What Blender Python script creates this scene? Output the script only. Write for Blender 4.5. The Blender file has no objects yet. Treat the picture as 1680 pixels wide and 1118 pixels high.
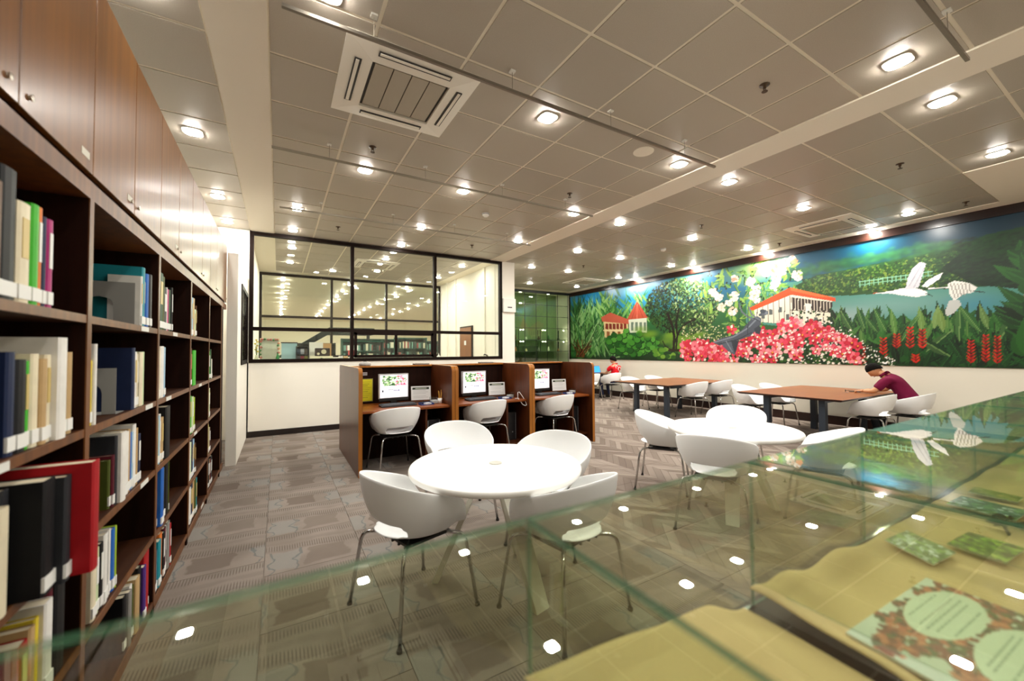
import bpy, bmesh, math, random
import numpy as np
from mathutils import Vector, Matrix

# ------------------------------------------------------------------ camera, world, exposure
scene = bpy.context.scene
COL = scene.collection
FPX, YAW, PIT, ROLL, CAMH = 656.13, 0.528828, 0.026201, -0.005703, 1.45

def cam_axes():
    F = Vector((math.sin(YAW) * math.cos(PIT), math.cos(YAW) * math.cos(PIT), math.sin(PIT)))
    R = Vector((math.cos(YAW), -math.sin(YAW), 0))
    U = R.cross(F)
    c, s = math.cos(ROLL), math.sin(ROLL)
    return F, c * R + s * U, -s * R + c * U

cam_data = bpy.data.cameras.new('camera')
cam = bpy.data.objects.new('camera', cam_data)
COL.objects.link(cam)
_F, _R, _U = cam_axes()
cam.matrix_world = Matrix(((_R.x, _U.x, -_F.x, 0), (_R.y, _U.y, -_F.y, 0), (_R.z, _U.z, -_F.z, CAMH), (0, 0, 0, 1)))
cam_data.sensor_width = 36
cam_data.lens = FPX / 1680 * 36
cam_data.clip_start = 0.02
cam_data.clip_end = 200
cam_data.dof.use_dof = True
cam_data.dof.focus_distance = 4.6
cam_data.dof.aperture_fstop = 1.7
scene.camera = cam

world = bpy.data.worlds.new('world')
scene.world = world
world.use_nodes = True
world.node_tree.nodes['Background'].inputs[0].default_value = (1.0, 0.93, 0.82, 1)
world.node_tree.nodes['Background'].inputs[1].default_value = 0.02

scene.view_settings.view_transform = 'Standard'
scene.view_settings.look = 'None'
scene.view_settings.gamma = 1
scene.view_settings.use_curve_mapping = False
scene.view_settings.exposure = 0.9
LAMP = 240.0          # radiance of one downlight
try:
    scene.cycles.use_denoising = True
    scene.cycles.max_bounces = 12
    scene.cycles.diffuse_bounces = 8
    scene.cycles.transparent_max_bounces = 24
    scene.cycles.caustics_reflective = False
    scene.cycles.caustics_refractive = False
    scene.cycles.sample_clamp_indirect = 6
except Exception:
    pass

rnd = random.Random(7)

# ------------------------------------------------------------------ materials
def lin(h):
    h = h.lstrip('#')
    c = [int(h[i:i + 2], 16) / 255 for i in (0, 2, 4)]
    return tuple(x / 12.92 if x <= .04045 else ((x + .055) / 1.055) ** 2.4 for x in c)

MATS = {}

class N:
    """small expression wrapper that turns arithmetic into Math nodes"""
    def __init__(self, nt, s): self.nt, self.s = nt, s
    def _op(self, op, *o):
        n = self.nt.nodes.new('ShaderNodeMath'); n.operation = op
        for i, a in enumerate((self,) + o):
            if isinstance(a, N): self.nt.links.new(a.s, n.inputs[i])
            else: n.inputs[i].default_value = a
        return N(self.nt, n.outputs[0])
    def __add__(self, o): return self._op('ADD', o)
    def __sub__(self, o): return self._op('SUBTRACT', o)
    def __mul__(self, o): return self._op('MULTIPLY', o)
    def __truediv__(self, o): return self._op('DIVIDE', o)
    def fl(self): return self._op('FLOOR')
    def fr(self): return self._op('FRACT')
    def ab(self): return self._op('ABSOLUTE')
    def sin(self): return self._op('SINE')
    def gt(self, o): return self._op('GREATER_THAN', o)
    def lt(self, o): return self._op('LESS_THAN', o)
    def pw(self, o): return self._op('POWER', o)
    def mx(self, o): return self._op('MAXIMUM', o)
    def mn(self, o): return self._op('MINIMUM', o)
    def sm(self, a, b):
        n = self.nt.nodes.new('ShaderNodeMapRange'); n.interpolation_type = 'SMOOTHSTEP'
        n.inputs[1].default_value = a; n.inputs[2].default_value = b
        self.nt.links.new(self.s, n.inputs[0]); return N(self.nt, n.outputs[0])

def new_mat(name):
    m = bpy.data.materials.new(name); m.use_nodes = True
    nt = m.node_tree
    b = nt.nodes['Principled BSDF']
    MATS[name] = m
    return m, nt, b

def mixc(nt, f, a, b):
    n = nt.nodes.new('ShaderNodeMix'); n.data_type = 'RGBA'
    if isinstance(f, N): nt.links.new(f.s, n.inputs[0])
    else: n.inputs[0].default_value = f
    for i, c in ((6, a), (7, b)):
        if isinstance(c, (tuple, list)): n.inputs[i].default_value = (*c[:3], 1)
        else: nt.links.new(c, n.inputs[i])
    return n.outputs[2]

def noise(nt, vec, scale, detail=3, rough=.5):
    n = nt.nodes.new('ShaderNodeTexNoise'); n.inputs['Scale'].default_value = scale
    n.inputs['Detail'].default_value = detail; n.inputs['Roughness'].default_value = rough
    if vec is not None: nt.links.new(vec, n.inputs['Vector'])
    return n

def P(name, hexc, rough=.5, metal=0., spec=.5, coat=0., var=None, bump=None, emit=None, coords='Object'):
    if name in MATS: return MATS[name]
    m, nt, b = new_mat(name)
    c = lin(hexc) if isinstance(hexc, str) else hexc
    b.inputs['Base Color'].default_value = (*c, 1)
    b.inputs['Roughness'].default_value = rough
    b.inputs['Metallic'].default_value = metal
    b.inputs['Specular IOR Level'].default_value = spec
    b.inputs['Coat Weight'].default_value = coat
    b.inputs['Coat Roughness'].default_value = .12
    tc = nt.nodes.new('ShaderNodeTexCoord')
    if var:
        n = noise(nt, tc.outputs[coords], var[0], 4)
        nt.links.new(mixc(nt, N(nt, n.outputs[0]), tuple(x * (1 - var[1]) for x in c), tuple(min(1, x * (1 + var[1])) for x in c)), b.inputs['Base Color'])
    if bump:
        n = noise(nt, tc.outputs[coords], bump[0], 2)
        bp = nt.nodes.new('ShaderNodeBump'); bp.inputs['Strength'].default_value = bump[1]; bp.inputs['Distance'].default_value = .01
        nt.links.new(n.outputs[0], bp.inputs['Height']); nt.links.new(bp.outputs[0], b.inputs['Normal'])
    if emit:
        b.inputs['Emission Color'].default_value = (*emit[0], 1); b.inputs['Emission Strength'].default_value = emit[1]
    return m

def wood(name, dark, light, rough=.35, coat=.3, axis=2, scale=1.0, spec=.3):
    """streaky grain running along one axis"""
    if name in MATS: return MATS[name]
    m, nt, b = new_mat(name)
    tc = nt.nodes.new('ShaderNodeTexCoord')
    mp = nt.nodes.new('ShaderNodeMapping')
    sc = [26 * scale] * 3; sc[axis] = 1.1 * scale
    mp.inputs['Scale'].default_value = sc
    nt.links.new(tc.outputs['Object'], mp.inputs['Vector'])
    n = noise(nt, mp.outputs[0], 1.0, 5, .6)
    n2 = noise(nt, tc.outputs['Object'], 1.6, 2)
    f = (N(nt, n.outputs[0]) * .75 + N(nt, n2.outputs[0]) * .35).sm(.3, .8)
    nt.links.new(mixc(nt, f, lin(dark), lin(light)), b.inputs['Base Color'])
    b.inputs['Roughness'].default_value = rough
    b.inputs['Specular IOR Level'].default_value = spec
    b.inputs['Coat Weight'].default_value = coat; b.inputs['Coat Roughness'].default_value = .18
    return m

def glass(name, tint, refl=.04, edge=None):
    """thin clear sheet: tinted see-through plus Schlick reflection"""
    if name in MATS: return MATS[name]
    m = bpy.data.materials.new(name); m.use_nodes = True; MATS[name] = m
    nt = m.node_tree; nt.nodes.clear()
    out = nt.nodes.new('ShaderNodeOutputMaterial')
    tr = nt.nodes.new('ShaderNodeBsdfTransparent'); tr.inputs[0].default_value = (*tint, 1)
    gl = nt.nodes.new('ShaderNodeBsdfGlossy'); gl.inputs['Roughness'].default_value = .0
    gl.inputs['Color'].default_value = (1, 1, 1, 1)
    lw = nt.nodes.new('ShaderNodeLayerWeight'); lw.inputs[0].default_value = .5
    f = N(nt, lw.outputs['Facing']).pw(5.0) * (1 - refl) + refl
    mx = nt.nodes.new('ShaderNodeMixShader')
    nt.links.new(f.s, mx.inputs[0]); nt.links.new(tr.outputs[0], mx.inputs[1]); nt.links.new(gl.outputs[0], mx.inputs[2])
    nt.links.new(mx.outputs[0], out.inputs[0])
    return m

def emitter(name, col, strength):
    if name in MATS: return MATS[name]
    m = bpy.data.materials.new(name); m.use_nodes = True; MATS[name] = m
    nt = m.node_tree; nt.nodes.clear()
    out = nt.nodes.new('ShaderNodeOutputMaterial'); e = nt.nodes.new('ShaderNodeEmission')
    e.inputs[0].default_value = (*col, 1); e.inputs[1].default_value = strength
    nt.links.new(e.outputs[0], out.inputs[0])
    return m

def painted(name, rough=.5, emit=0., spec=.4):
    """colour comes from the mesh's own printed colour layer"""
    if name in MATS: return MATS[name]
    m, nt, b = new_mat(name)
    a = nt.nodes.new('ShaderNodeVertexColor'); a.layer_name = 'print'
    nt.links.new(a.outputs[0], b.inputs['Base Color'])
    b.inputs['Roughness'].default_value = rough; b.inputs['Specular IOR Level'].default_value = spec
    if emit:
        nt.links.new(a.outputs[0], b.inputs['Emission Color']); b.inputs['Emission Strength'].default_value = emit
    return m

# ------------------------------------------------------------------ mesh builder
class MB:
    def __init__(self): self.v, self.f, self.m = [], [], []
    def add(self, vs, fs, m=0):
        o = len(self.v); self.v += [tuple(a) for a in vs]
        self.f += [tuple(i + o for i in q) for q in fs]; self.m += [m] * len(fs)
        return self
    def box(self, x0, x1, y0, y1, z0, z1, m=0):
        return self.add([(x0, y0, z0), (x1, y0, z0), (x1, y1, z0), (x0, y1, z0), (x0, y0, z1), (x1, y0, z1), (x1, y1, z1), (x0, y1, z1)],
                        [(0, 3, 2, 1), (4, 5, 6, 7), (0, 1, 5, 4), (1, 2, 6, 5), (2, 3, 7, 6), (3, 0, 4, 7)], m)
    def prism(self, poly, a0, a1, axis=1, m=0):
        """poly: 2D outline; axis: the direction it is extruded along"""
        n = len(poly)
        def P3(p, a): return (a, p[0], p[1]) if axis == 0 else (p[0], a, p[1]) if axis == 1 else (p[0], p[1], a)
        vs = [P3(p, a0) for p in poly] + [P3(p, a1) for p in poly]
        fs = [tuple(range(n))[::-1], tuple(range(n, 2 * n))] + [(i, (i + 1) % n, n + (i + 1) % n, n + i) for i in range(n)]
        return self.add(vs, fs, m)
    def tube(self, pts, r, seg=8, m=0, flat=1.0):
        pts = [Vector(p) for p in pts]; n = len(pts)
        rs = r if isinstance(r, (list, tuple)) else [r] * n
        vs, fs = [], []
        up = Vector((0, 0, 1)); t0 = (pts[1] - pts[0]).normalized()
        if abs(t0.dot(up)) > .95: up = Vector((1, 0, 0))
        a = t0.cross(up).normalized()
        for i, p in enumerate(pts):
            t = (pts[min(i + 1, n - 1)] - pts[max(i - 1, 0)]).normalized()
            a = (a - t * a.dot(t)).normalized(); b = t.cross(a)
            for k in range(seg):
                an = 2 * math.pi * k / seg
                vs.append(p + (a * math.cos(an) + b * math.sin(an) * flat) * rs[i])
        for i in range(n - 1):
            for k in range(seg):
                k2 = (k + 1) % seg
                fs.append((i * seg + k, i * seg + k2, (i + 1) * seg + k2, (i + 1) * seg + k))
        fs.append(tuple(range(seg))[::-1]); fs.append(tuple(range((n - 1) * seg, n * seg)))
        return self.add(vs, fs, m)
    def lathe(self, prof, seg=24, c=(0, 0, 0), m=0, sx=1, sy=1):
        vs, fs = [], []
        n = len(prof)
        for r, z in prof:
            for k in range(seg):
                a = 2 * math.pi * k / seg
                vs.append((c[0] + r * sx * math.cos(a), c[1] + r * sy * math.sin(a), c[2] + z))
        for i in range(n - 1):
            for k in range(seg):
                k2 = (k + 1) % seg
                fs.append((i * seg + k, i * seg + k2, (i + 1) * seg + k2, (i + 1) * seg + k))
        fs.append(tuple(range(seg))[::-1]); fs.append(tuple(range((n - 1) * seg, n * seg)))
        return self.add(vs, fs, m)
    def grid(self, fn, nu, nv, m=0, wrap=False, skip=None):
        vs = [fn(i / nu, j / nv) for j in range(nv + 1) for i in range(nu + (0 if wrap else 1))]
        w = nu if wrap else nu + 1
        fs = []
        for j in range(nv):
            for i in range(nu):
                if skip and skip((i + .5) / nu, (j + .5) / nv): continue
                i2 = (i + 1) % w if wrap else i + 1
                fs.append((j * w + i, j * w + i2, (j + 1) * w + i2, (j + 1) * w + i))
        return self.add(vs, fs, m)
    def mesh(self, name, mats, smooth=False):
        me = bpy.data.meshes.new(name); me.from_pydata(self.v, [], self.f)
        for a in (mats if isinstance(mats, (list, tuple)) else [mats]): me.materials.append(a)
        if any(self.m): me.polygons.foreach_set('material_index', self.m)
        if smooth: me.polygons.foreach_set('use_smooth', [True] * len(self.f))
        me.update(); return me
    def build(self, name, mats, parent=None, smooth=False, loc=None, rz=None):
        return link(name, self.mesh(name, mats, smooth), parent, loc, rz)

def link(name, data, parent=None, loc=None, rz=None):
    o = bpy.data.objects.new(name, data); COL.objects.link(o)
    if parent is not None: o.parent = parent
    if loc is not None: o.location = loc
    if rz is not None: o.rotation_euler = (0, 0, rz)
    return o

def tag(o, label=None, cat=None, group=None, kind=None):
    for k, v in (('label', label), ('category', cat), ('group', group), ('kind', kind)):
        if v: o[k] = v
    return o

def thing(name, label, cat, loc=(0, 0, 0), rz=0, group=None):
    return tag(link(name, None, None, loc, rz), label, cat, group)

def struct(o): return tag(o, kind='structure')

def copy_tree(o, parent=None):
    c = o.copy(); COL.objects.link(c); c.parent = parent
    for ch in list(o.children): copy_tree(ch, c)
    return c

def bevel(o, w=.004, seg=2, angle=40):
    b = o.modifiers.new('bevel', 'BEVEL'); b.width = w; b.segments = seg; b.limit_method = 'ANGLE'; b.angle_limit = math.radians(angle)
    return o

ORD = ['first', 'second', 'third', 'fourth', 'fifth', 'sixth', 'seventh', 'eighth', 'ninth', 'tenth', 'eleventh', 'twelfth', 'thirteenth', 'fourteenth']

# printed pictures: colour raster painted shape by shape, carried by a grid mesh
class Raster:
    def __init__(self, w, h, nx, ny, base=(0, 0, 0)):
        self.w, self.h, self.nx, self.ny = w, h, nx, ny
        self.X, self.Y = np.meshgrid(np.linspace(0, w, nx), np.linspace(0, h, ny))
        self.C = np.zeros((ny, nx, 3)); self.C[:] = base
        self.rg = np.random.default_rng(3)
    def _win(self, x0, x1, y0, y1):
        i0 = max(0, int(x0 / self.w * (self.nx - 1)) - 1); i1 = min(self.nx, int(x1 / self.w * (self.nx - 1)) + 3)
        j0 = max(0, int(y0 / self.h * (self.ny - 1)) - 1); j1 = min(self.ny, int(y1 / self.h * (self.ny - 1)) + 3)
        return (slice(j0, j1), slice(i0, i1)) if i1 > i0 and j1 > j0 else None
    def blend(self, win, mask, col):
        c = self.C[win]; m = mask[..., None]
        c *= (1 - m); c += m * np.asarray(col)
    def poly(self, pts, col, a=1.):
        p = np.asarray(pts); w = self._win(p[:, 0].min(), p[:, 0].max(), p[:, 1].min(), p[:, 1].max())
        if w is None: return
        X, Y = self.X[w], self.Y[w]; ins = np.zeros(X.shape, bool)
        for k in range(len(p)):
            x0, y0 = p[k]; x1, y1 = p[(k + 1) % len(p)]
            if y0 == y1: continue
            ins ^= ((y0 > Y) != (y1 > Y)) & (X < (x1 - x0) * (Y - y0) / (y1 - y0) + x0)
        self.blend(w, ins * a, col)
    def ell(self, x, y, rx, ry, col, rot=0., a=1., soft=.0):
        r = max(rx, ry) * 1.05; w = self._win(x - r, x + r, y - r, y + r)
        if w is None: return
        X, Y = self.X[w] - x, self.Y[w] - y; c, s = math.cos(rot), math.sin(rot)
        d = np.sqrt(((X * c + Y * s) / rx) ** 2 + ((-X * s + Y * c) / ry) ** 2)
        m = (d < 1).astype(float) if soft == 0 else np.clip((1 - d) / soft, 0, 1)
        self.blend(w, m * a, col)
    def leaf(self, x, y, L, wd, rot, col, a=1., vein=None):
        """pointed leaf whose base is at x, y"""
        w = self._win(x - L, x + L, y - L, y + L)
        if w is None: return
        X, Y = self.X[w] - x, self.Y[w] - y; c, s = math.cos(rot), math.sin(rot)
        u = (X * c + Y * s) / L; v = (-X * s + Y * c)
        hw = wd * np.sin(np.clip(u, 0, 1) ** .8 * math.pi)
        m = ((u > 0) & (u < 1) & (np.abs(v) < hw)).astype(float)
        self.blend(w, m * a, col)
        if vein is not None:
            self.blend(w, m * (np.abs(v) < wd * .12) * .7, vein)
            self.blend(w, m * (v > 0) * .22, vein)
    def line(self, pts, wd, col, a=1.):
        for (x0, y0), (x1, y1) in zip(pts[:-1], pts[1:]):
            w = self._win(min(x0, x1) - wd, max(x0, x1) + wd, min(y0, y1) - wd, max(y0, y1) + wd)
            if w is None: continue
            X, Y = self.X[w], self.Y[w]; dx, dy = x1 - x0, y1 - y0; q = dx * dx + dy * dy + 1e-12
            t = np.clip(((X - x0) * dx + (Y - y0) * dy) / q, 0, 1)
            d = np.hypot(X - x0 - t * dx, Y - y0 - t * dy)
            self.blend(w, (d < wd / 2) * a, col)
    def build(self, name, frame, mat, parent=None):
        """frame(u, v): 3D point of picture position u, v in metres"""
        nx, ny = self.nx, self.ny
        o, ex, ey = (np.array(a, float) for a in frame)
        V = (o + self.X[..., None] * ex + self.Y[..., None] * ey).reshape(-1, 3)
        i = np.arange(nx * ny).reshape(ny, nx)
        Q = np.stack([i[:-1, :-1], i[:-1, 1:], i[1:, 1:], i[1:, :-1]], -1).reshape(-1, 4)
        me = bpy.data.meshes.new(name)
        me.vertices.add(len(V)); me.vertices.foreach_set('co', V.ravel())
        me.loops.add(Q.size); me.loops.foreach_set('vertex_index', Q.ravel().astype(np.int32))
        me.polygons.add(len(Q)); me.polygons.foreach_set('loop_start', np.arange(0, Q.size, 4, dtype=np.int32))
        at = me.color_attributes.new('print', 'FLOAT_COLOR', 'POINT')
        rgba = np.ones((nx * ny, 4), np.float32); rgba[:, :3] = self.C.reshape(-1, 3)
        at.data.foreach_set('color', rgba.ravel())
        me.materials.append(mat); me.update(calc_edges=True)
        return link(name, me, parent)

# ================================================================== the setting
H = 3.56                      # ceiling height
YW, XM, YE = 8.17, 9.24, 11.58   # window wall, mural wall, glazed end wall
YB, XL = -2.6, -1.7           # wall behind the camera, far left wall

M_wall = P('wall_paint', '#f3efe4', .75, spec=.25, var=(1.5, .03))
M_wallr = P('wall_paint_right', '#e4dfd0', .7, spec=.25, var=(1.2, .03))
M_trim = P('ceiling_trim_paint', '#f2e9d9', .6, spec=.3)
M_base = P('baseboard_dark', '#1c1210', .4)
M_bbr = wood('baseboard_wood', '#1c0e0a', '#33190f', .4, .2, axis=1)
M_frame = P('frame_dark_brown', '#170b06', .55, spec=.12)

def carpet():
    m, nt, b = new_mat('carpet')
    g = nt.nodes.new('ShaderNodeNewGeometry')
    sp = nt.nodes.new('ShaderNodeSeparateXYZ'); nt.links.new(g.outputs['Position'], sp.inputs[0])
    x, y = N(nt, sp.outputs[0]), N(nt, sp.outputs[1])
    S = .615
    col = ((x + .07) / S).fl()
    u = ((x + .07) / S).fr()
    yy = y / S + col * .37
    row = yy.fl(); v = yy.fr()
    nz = N(nt, noise(nt, g.outputs['Position'], 2.6, 3).outputs[0])
    nf = N(nt, noise(nt, g.outputs['Position'], 220, 2).outputs[0])
    nw = N(nt, noise(nt, g.outputs['Position'], 9, 2).outputs[0])
    # --- woven leaf pattern (left part of the room)
    wn = nt.nodes.new('ShaderNodeTexWhiteNoise'); wn.noise_dimensions = '2D'
    cb = nt.nodes.new('ShaderNodeCombineXYZ'); nt.links.new(col.s, cb.inputs[0]); nt.links.new(row.s, cb.inputs[1]); nt.links.new(cb.outputs[0], wn.inputs['Vector'])
    r = N(nt, wn.outputs[0])
    vv = v + (nz - .5) * .26 + (nw - .5) * .05
    ribs = ((x * (2 * math.pi / .0165)).sin()).sm(-.2, .5)
    band = (vv + u * .12 + r * .06)
    ribmask = band.sm(.52, .60) * (N(nt, band.s).sm(.76, .68) + N(nt, band.s).sm(.90, .95) * N(nt, band.s).sm(1.08, 1.0))
    uu = u + (nw - .5) * .22 + (nz - .5) * .2 + r * .35
    pos = uu.fr()
    blob = pos.sm(.42, .45) * pos.sm(.88, .85) * vv.sm(.07, .1) * vv.sm(.47, .44)
    blue = pos.sm(.02, .05) * pos.sm(.36, .33) * vv.sm(.05, .08) * vv.sm(.49, .46)
    line1 = ((pos - .05 - (v * 22).sin() * .025).ab()).sm(.016, .006) * vv.lt(.5)
    line2 = ((pos - .33 - (v * 18).sin() * .03).ab()).sm(.016, .006) * vv.lt(.5)
    sweep = ((vv * 26 + u * 2.0).sin()).sm(.2, .9) * vv.gt(.48)
    c = mixc(nt, nz.sm(.3, .7), lin('#948a81'), lin('#837970'))
    c = mixc(nt, sweep * .35, c, lin('#7b7068'))
    c = mixc(nt, blue * .7, c, lin('#8c8b86'))
    c = mixc(nt, blob * (r * .5 + .5), c, lin('#6d6158'))
    c = mixc(nt, (line1 + line2).mn(1.0) * .6, c, lin('#5c6567'))
    c = mixc(nt, ribmask * ribs * .62, c, lin('#5a4f48'))
    # --- chevron pattern (right part of the room)
    tri = ((x / .62).fr() - .5).ab() * 2
    w = (y + tri * .34) / .115 + (nz - .5) * .25
    wn2 = nt.nodes.new('ShaderNodeTexWhiteNoise'); wn2.noise_dimensions = '2D'
    cb2 = nt.nodes.new('ShaderNodeCombineXYZ'); nt.links.new(w.fl().s, cb2.inputs[0]); nt.links.new((x / .31).fl().s, cb2.inputs[1]); nt.links.new(cb2.outputs[0], wn2.inputs['Vector'])
    q = N(nt, wn2.outputs[0])
    d = mixc(nt, q, lin('#74675e'), lin('#9f9388'))
    d = mixc(nt, w.fr().sm(.18, .0) * .55, d, lin('#54463f'))
    c = mixc(nt, x.gt(2.39), c, d)
    seam = ((u - .5).ab().sm(.492, .499)).mx((v - .5).ab().sm(.492, .499))
    c = mixc(nt, seam * .35, c, lin('#4c423b'))
    c = mixc(nt, nf.sm(.3, .7) * .25, c, lin('#5d5049'))
    nt.links.new(c, b.inputs['Base Color'])
    b.inputs['Roughness'].default_value = .95; b.inputs['Specular IOR Level'].default_value = .15
    bp = nt.nodes.new('ShaderNodeBump'); bp.inputs['Strength'].default_value = .35; bp.inputs['Distance'].default_value = .004
    nt.links.new(nf.s, bp.inputs['Height']); nt.links.new(bp.outputs[0], b.inputs['Normal'])
    return m
M_carpet = carpet()

floor = struct(MB().box(XL, 13.0, YB, 34, -.12, -.006).build('floor', M_carpet))
S = .615
tile_me = MB().box(-S / 2 + .0012, S / 2 - .0012, -S / 2 + .0012, S / 2 - .0012, -.006, 0).mesh('carpet_tile', M_carpet)
rest = MB()
for ci in range(-1, 16):
    x0 = -.07 + S * ci
    off = (-ci * .37) % 1
    for ri in range(-6, 20):
        y0 = (ri + off) * S
        cx, cy = x0 + S / 2, y0 + S / 2
        if cx - S / 2 < -.72 or cx + S / 2 > XM + .6 or y0 + S > YE + .6 or (cx < 4.7 and y0 + S > YW + .62): continue
        x1, y1 = min(x0 + S, XM if cx > 4.7 else x0 + S), min(y0 + S, YE if cx > 4.85 else YW)
        whole = abs(x1 - x0 - S) < 1e-6 and abs(y1 - y0 - S) < 1e-6
        if y0 < .9 or not whole:
            if y0 > YB and y1 - y0 > .01 and x1 - x0 > .01: rest.box(x0 + .0012, x1 - .0012, y0 + .0012, y1 - .0012, -.006, 0)
            continue
        link('carpet_tile', tile_me, floor, (cx, cy, 0))
tag(rest.build('carpet_offcuts', M_carpet, floor), kind='stuff')

# ---------------------------------------------------------------- ceiling
def tile_metal():
    m, nt, b = new_mat('perforated_metal')
    g = nt.nodes.new('ShaderNodeNewGeometry')
    oi = nt.nodes.new('ShaderNodeObjectInfo')
    r = N(nt, oi.outputs['Random'])
    n = N(nt, noise(nt, g.outputs['Position'], 260, 1).outputs[0])
    n2 = N(nt, noise(nt, g.outputs['Position'], 2.2, 3).outputs[0])
    c = mixc(nt, r * .6 + n2 * .4, lin('#b6ada0'), lin('#c0b6a6'))
    c = mixc(nt, n.sm(.35, .65) * .28, c, lin('#958b7d'))
    nt.links.new(c, b.inputs['Base Color'])
    b.inputs['Metallic'].default_value = .12
    nt.links.new((n2 * .10 + .42).s, b.inputs['Roughness'])
    return m
M_tile = tile_metal()
M_grid = P('ceiling_grid_bar', '#f0e7d4', .5, spec=.4)

ceiling = struct(MB().box(XL, 13.0, YB, 34, H, H + .12).build('ceiling', M_grid))
T = .62
tile_box = MB().box(-T / 2 + .013, T / 2 - .013, -T / 2 + .013, T / 2 - .013, -.006, .001).mesh('ceiling_tile', M_tile)
ye = [1.36 + T * k for k in range(-6, 32)]
xcols_L = [(-1.66, -1.04), (-1.04, -.42)]
xcols_M = [(-.08 + T * k, min(-.08 + T * (k + 1), 4.19)) for k in range(7)]
xcols_R = [(4.58 + T * k, 4.58 + T * (k + 1)) for k in range(7)]
rest = MB()
def lay(cols, ymax, parts=True):
    for x0, x1 in cols:
        for a in ye:
            if a < YB or a + T > ymax: continue
            cx, cy = (x0 + x1) / 2, a + T / 2
            if x0 > 7.0 and a + T < 1.40: continue
            if .1 < cx < 1.5 and 2.6 < cy < 3.8 and False: continue
            if a < .1 or not parts:
                rest.box(x0 + .013, x1 - .013, a + .013, a + T - .013, H - .006, H + .001); continue
            o = link('ceiling_tile', tile_box, ceiling, (cx, cy, H))
            o.scale = ((x1 - x0) / T, 1, 1)
lay(xcols_L, 8.3)
lay(xcols_M, 8.3)
lay(xcols_R, 11.4)
lay(xcols_M, 12.0) if False else None
for x0, x1 in xcols_M:
    for a in ye:
        if a > 8.1 and a + T < 12.25:
            o = link('ceiling_tile', tile_box, ceiling, ((x0 + x1) / 2, a + T / 2, H)); o.scale = ((x1 - x0) / T, 1, 1)
tag(rest.build('ceiling_tiles_behind', M_tile, ceiling), kind='stuff')
# plain bands between the tiled fields
struct(MB().box(-.42, -.08, YB, YW, H - .016, H + .001).build('trim_1', M_trim))
struct(MB().box(4.19, 4.58, YB, YW + .02, H - .016, H + .001).build('trim_2', M_trim))
struct(MB().box(8.92, XM, 1.36, YE, H - .012, H + .001).build('trim_3', M_trim))
struct(MB().box(7.06, XM, YB, 1.36, H - .014, H + .001).build('trim_4', M_trim))
struct(MB().box(4.85, 8.92, 11.28, YE, H - .012, H + .001).build('trim_5', M_trim))

# ---------------------------------------------------------------- walls
ZS = 1.27   # sill of the glazed partition
w = MB()
w.box(-.46, 4.51, YW, YW + .12, 0, ZS)
w.box(4.51, 4.85, YW, YW + .34, 0, H)
struct(w.build('wall_back', M_wall))
struct(MB().box(XL, -.44, YW, YW + .12, 0, H).build('wall_back_left', M_wall))
struct(MB().box(4.73, 4.85, YW + .34, YE + .8, 0, H).build('wall_passage', M_wall))
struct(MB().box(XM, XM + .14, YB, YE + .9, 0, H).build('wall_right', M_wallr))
struct(MB().box(XL - .12, XL, YB, YW + .12, 0, H).build('wall_left', M_wall))
struct(MB().box(XL, XM, YB - .12, YB, 0, H).build('wall_front', M_wall))
struct(MB().box(-.575, -.46, 6.27, YW, 0, 2.74).build('wall_stub', M_wall))
struct(MB().box(-.46, 4.85, YW - .012, YW, 0, .10).build('baseboard_back', M_base))
struct(MB().box(XM - .015, XM, YB, YE, 0, .17).build('baseboard_right', M_bbr))

# dark glazed opening in the stub wall beside the bookcase
wn3 = struct(MB().box(-.462, -.445, 6.84, 8.1, 1.27, 1.33).box(-.462, -.445, 6.84, 8.1, 2.37, 2.43).box(-.462, -.445, 6.84, 6.9, 1.33, 2.37).box(-.462, -.445, 8.04, 8.1, 1.33, 2.37).build('window_3', M_frame))
MB().box(-.461, -.455, 6.9, 8.04, 1.33, 2.37).build('pane', P('dark_pane', '#0c0d0c', .08), wn3)

# ---------------------------------------------------------------- glazed partition to the workroom
G_win = glass('window_glass', (.97, .988, .955), .022)
def partition(name, y, xs, zs, bar, th, mat, heavy=None):
    """xs: mullion centres incl. ends, zs: rail centres incl. ends"""
    root = struct(MB().box(xs[0], xs[-1], y - th / 2, y + th / 2, zs[-1] - bar, zs[-1]).build(name, mat))
    MB().box(xs[0], xs[-1], y - th / 2, y + th / 2, zs[0], zs[0] + bar).build('sill_rail', mat, root)
    for z in zs[1:-1]: MB().box(xs[0], xs[-1], y - th / 2 + .004, y + th / 2 - .004, z - bar / 2, z + bar / 2).build('transom', mat, root)
    for i, x in enumerate(xs):
        a = x if i == 0 else x - bar if i == len(xs) - 1 else x - bar / 2
        MB().box(a, a + bar, y - th / 2 + .002, y + th / 2 - .002, zs[0] + bar, zs[-1] - bar).build('mullion', mat, root)
    for i in range(len(xs) - 1):
        for j in range(len(zs) - 1):
            MB().box(xs[i] + bar * .4, xs[i + 1] - bar * .4, y - .004, y + .004, zs[j] + bar * .4, zs[j + 1] - bar * .4).build('pane', G_win, root)
    return root
win = partition('window_1', YW + .03, [-.44, 1.22, 2.88, 4.51], [ZS, 1.86, H - .01], .062, .09, M_frame)
sub = MB()   # sliding sash in the middle lower light
x0, x1, z0, z1 = 1.26, 2.84, 1.335, 1.83
sub.box(x0, x1, YW - .015, YW + .02, z0, z0 + .055).box(x0, x1, YW - .015, YW + .02, z1 - .05, z1).box(x0, x0 + .05, YW - .015, YW + .02, z0, z1).box(x1 - .05, x1, YW - .015, YW + .02, z0, z1)
sub.box(2.03, 2.08, YW - .012, YW + .018, z0, z1)
sub.build('sliding_sash', M_frame, win)

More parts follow.
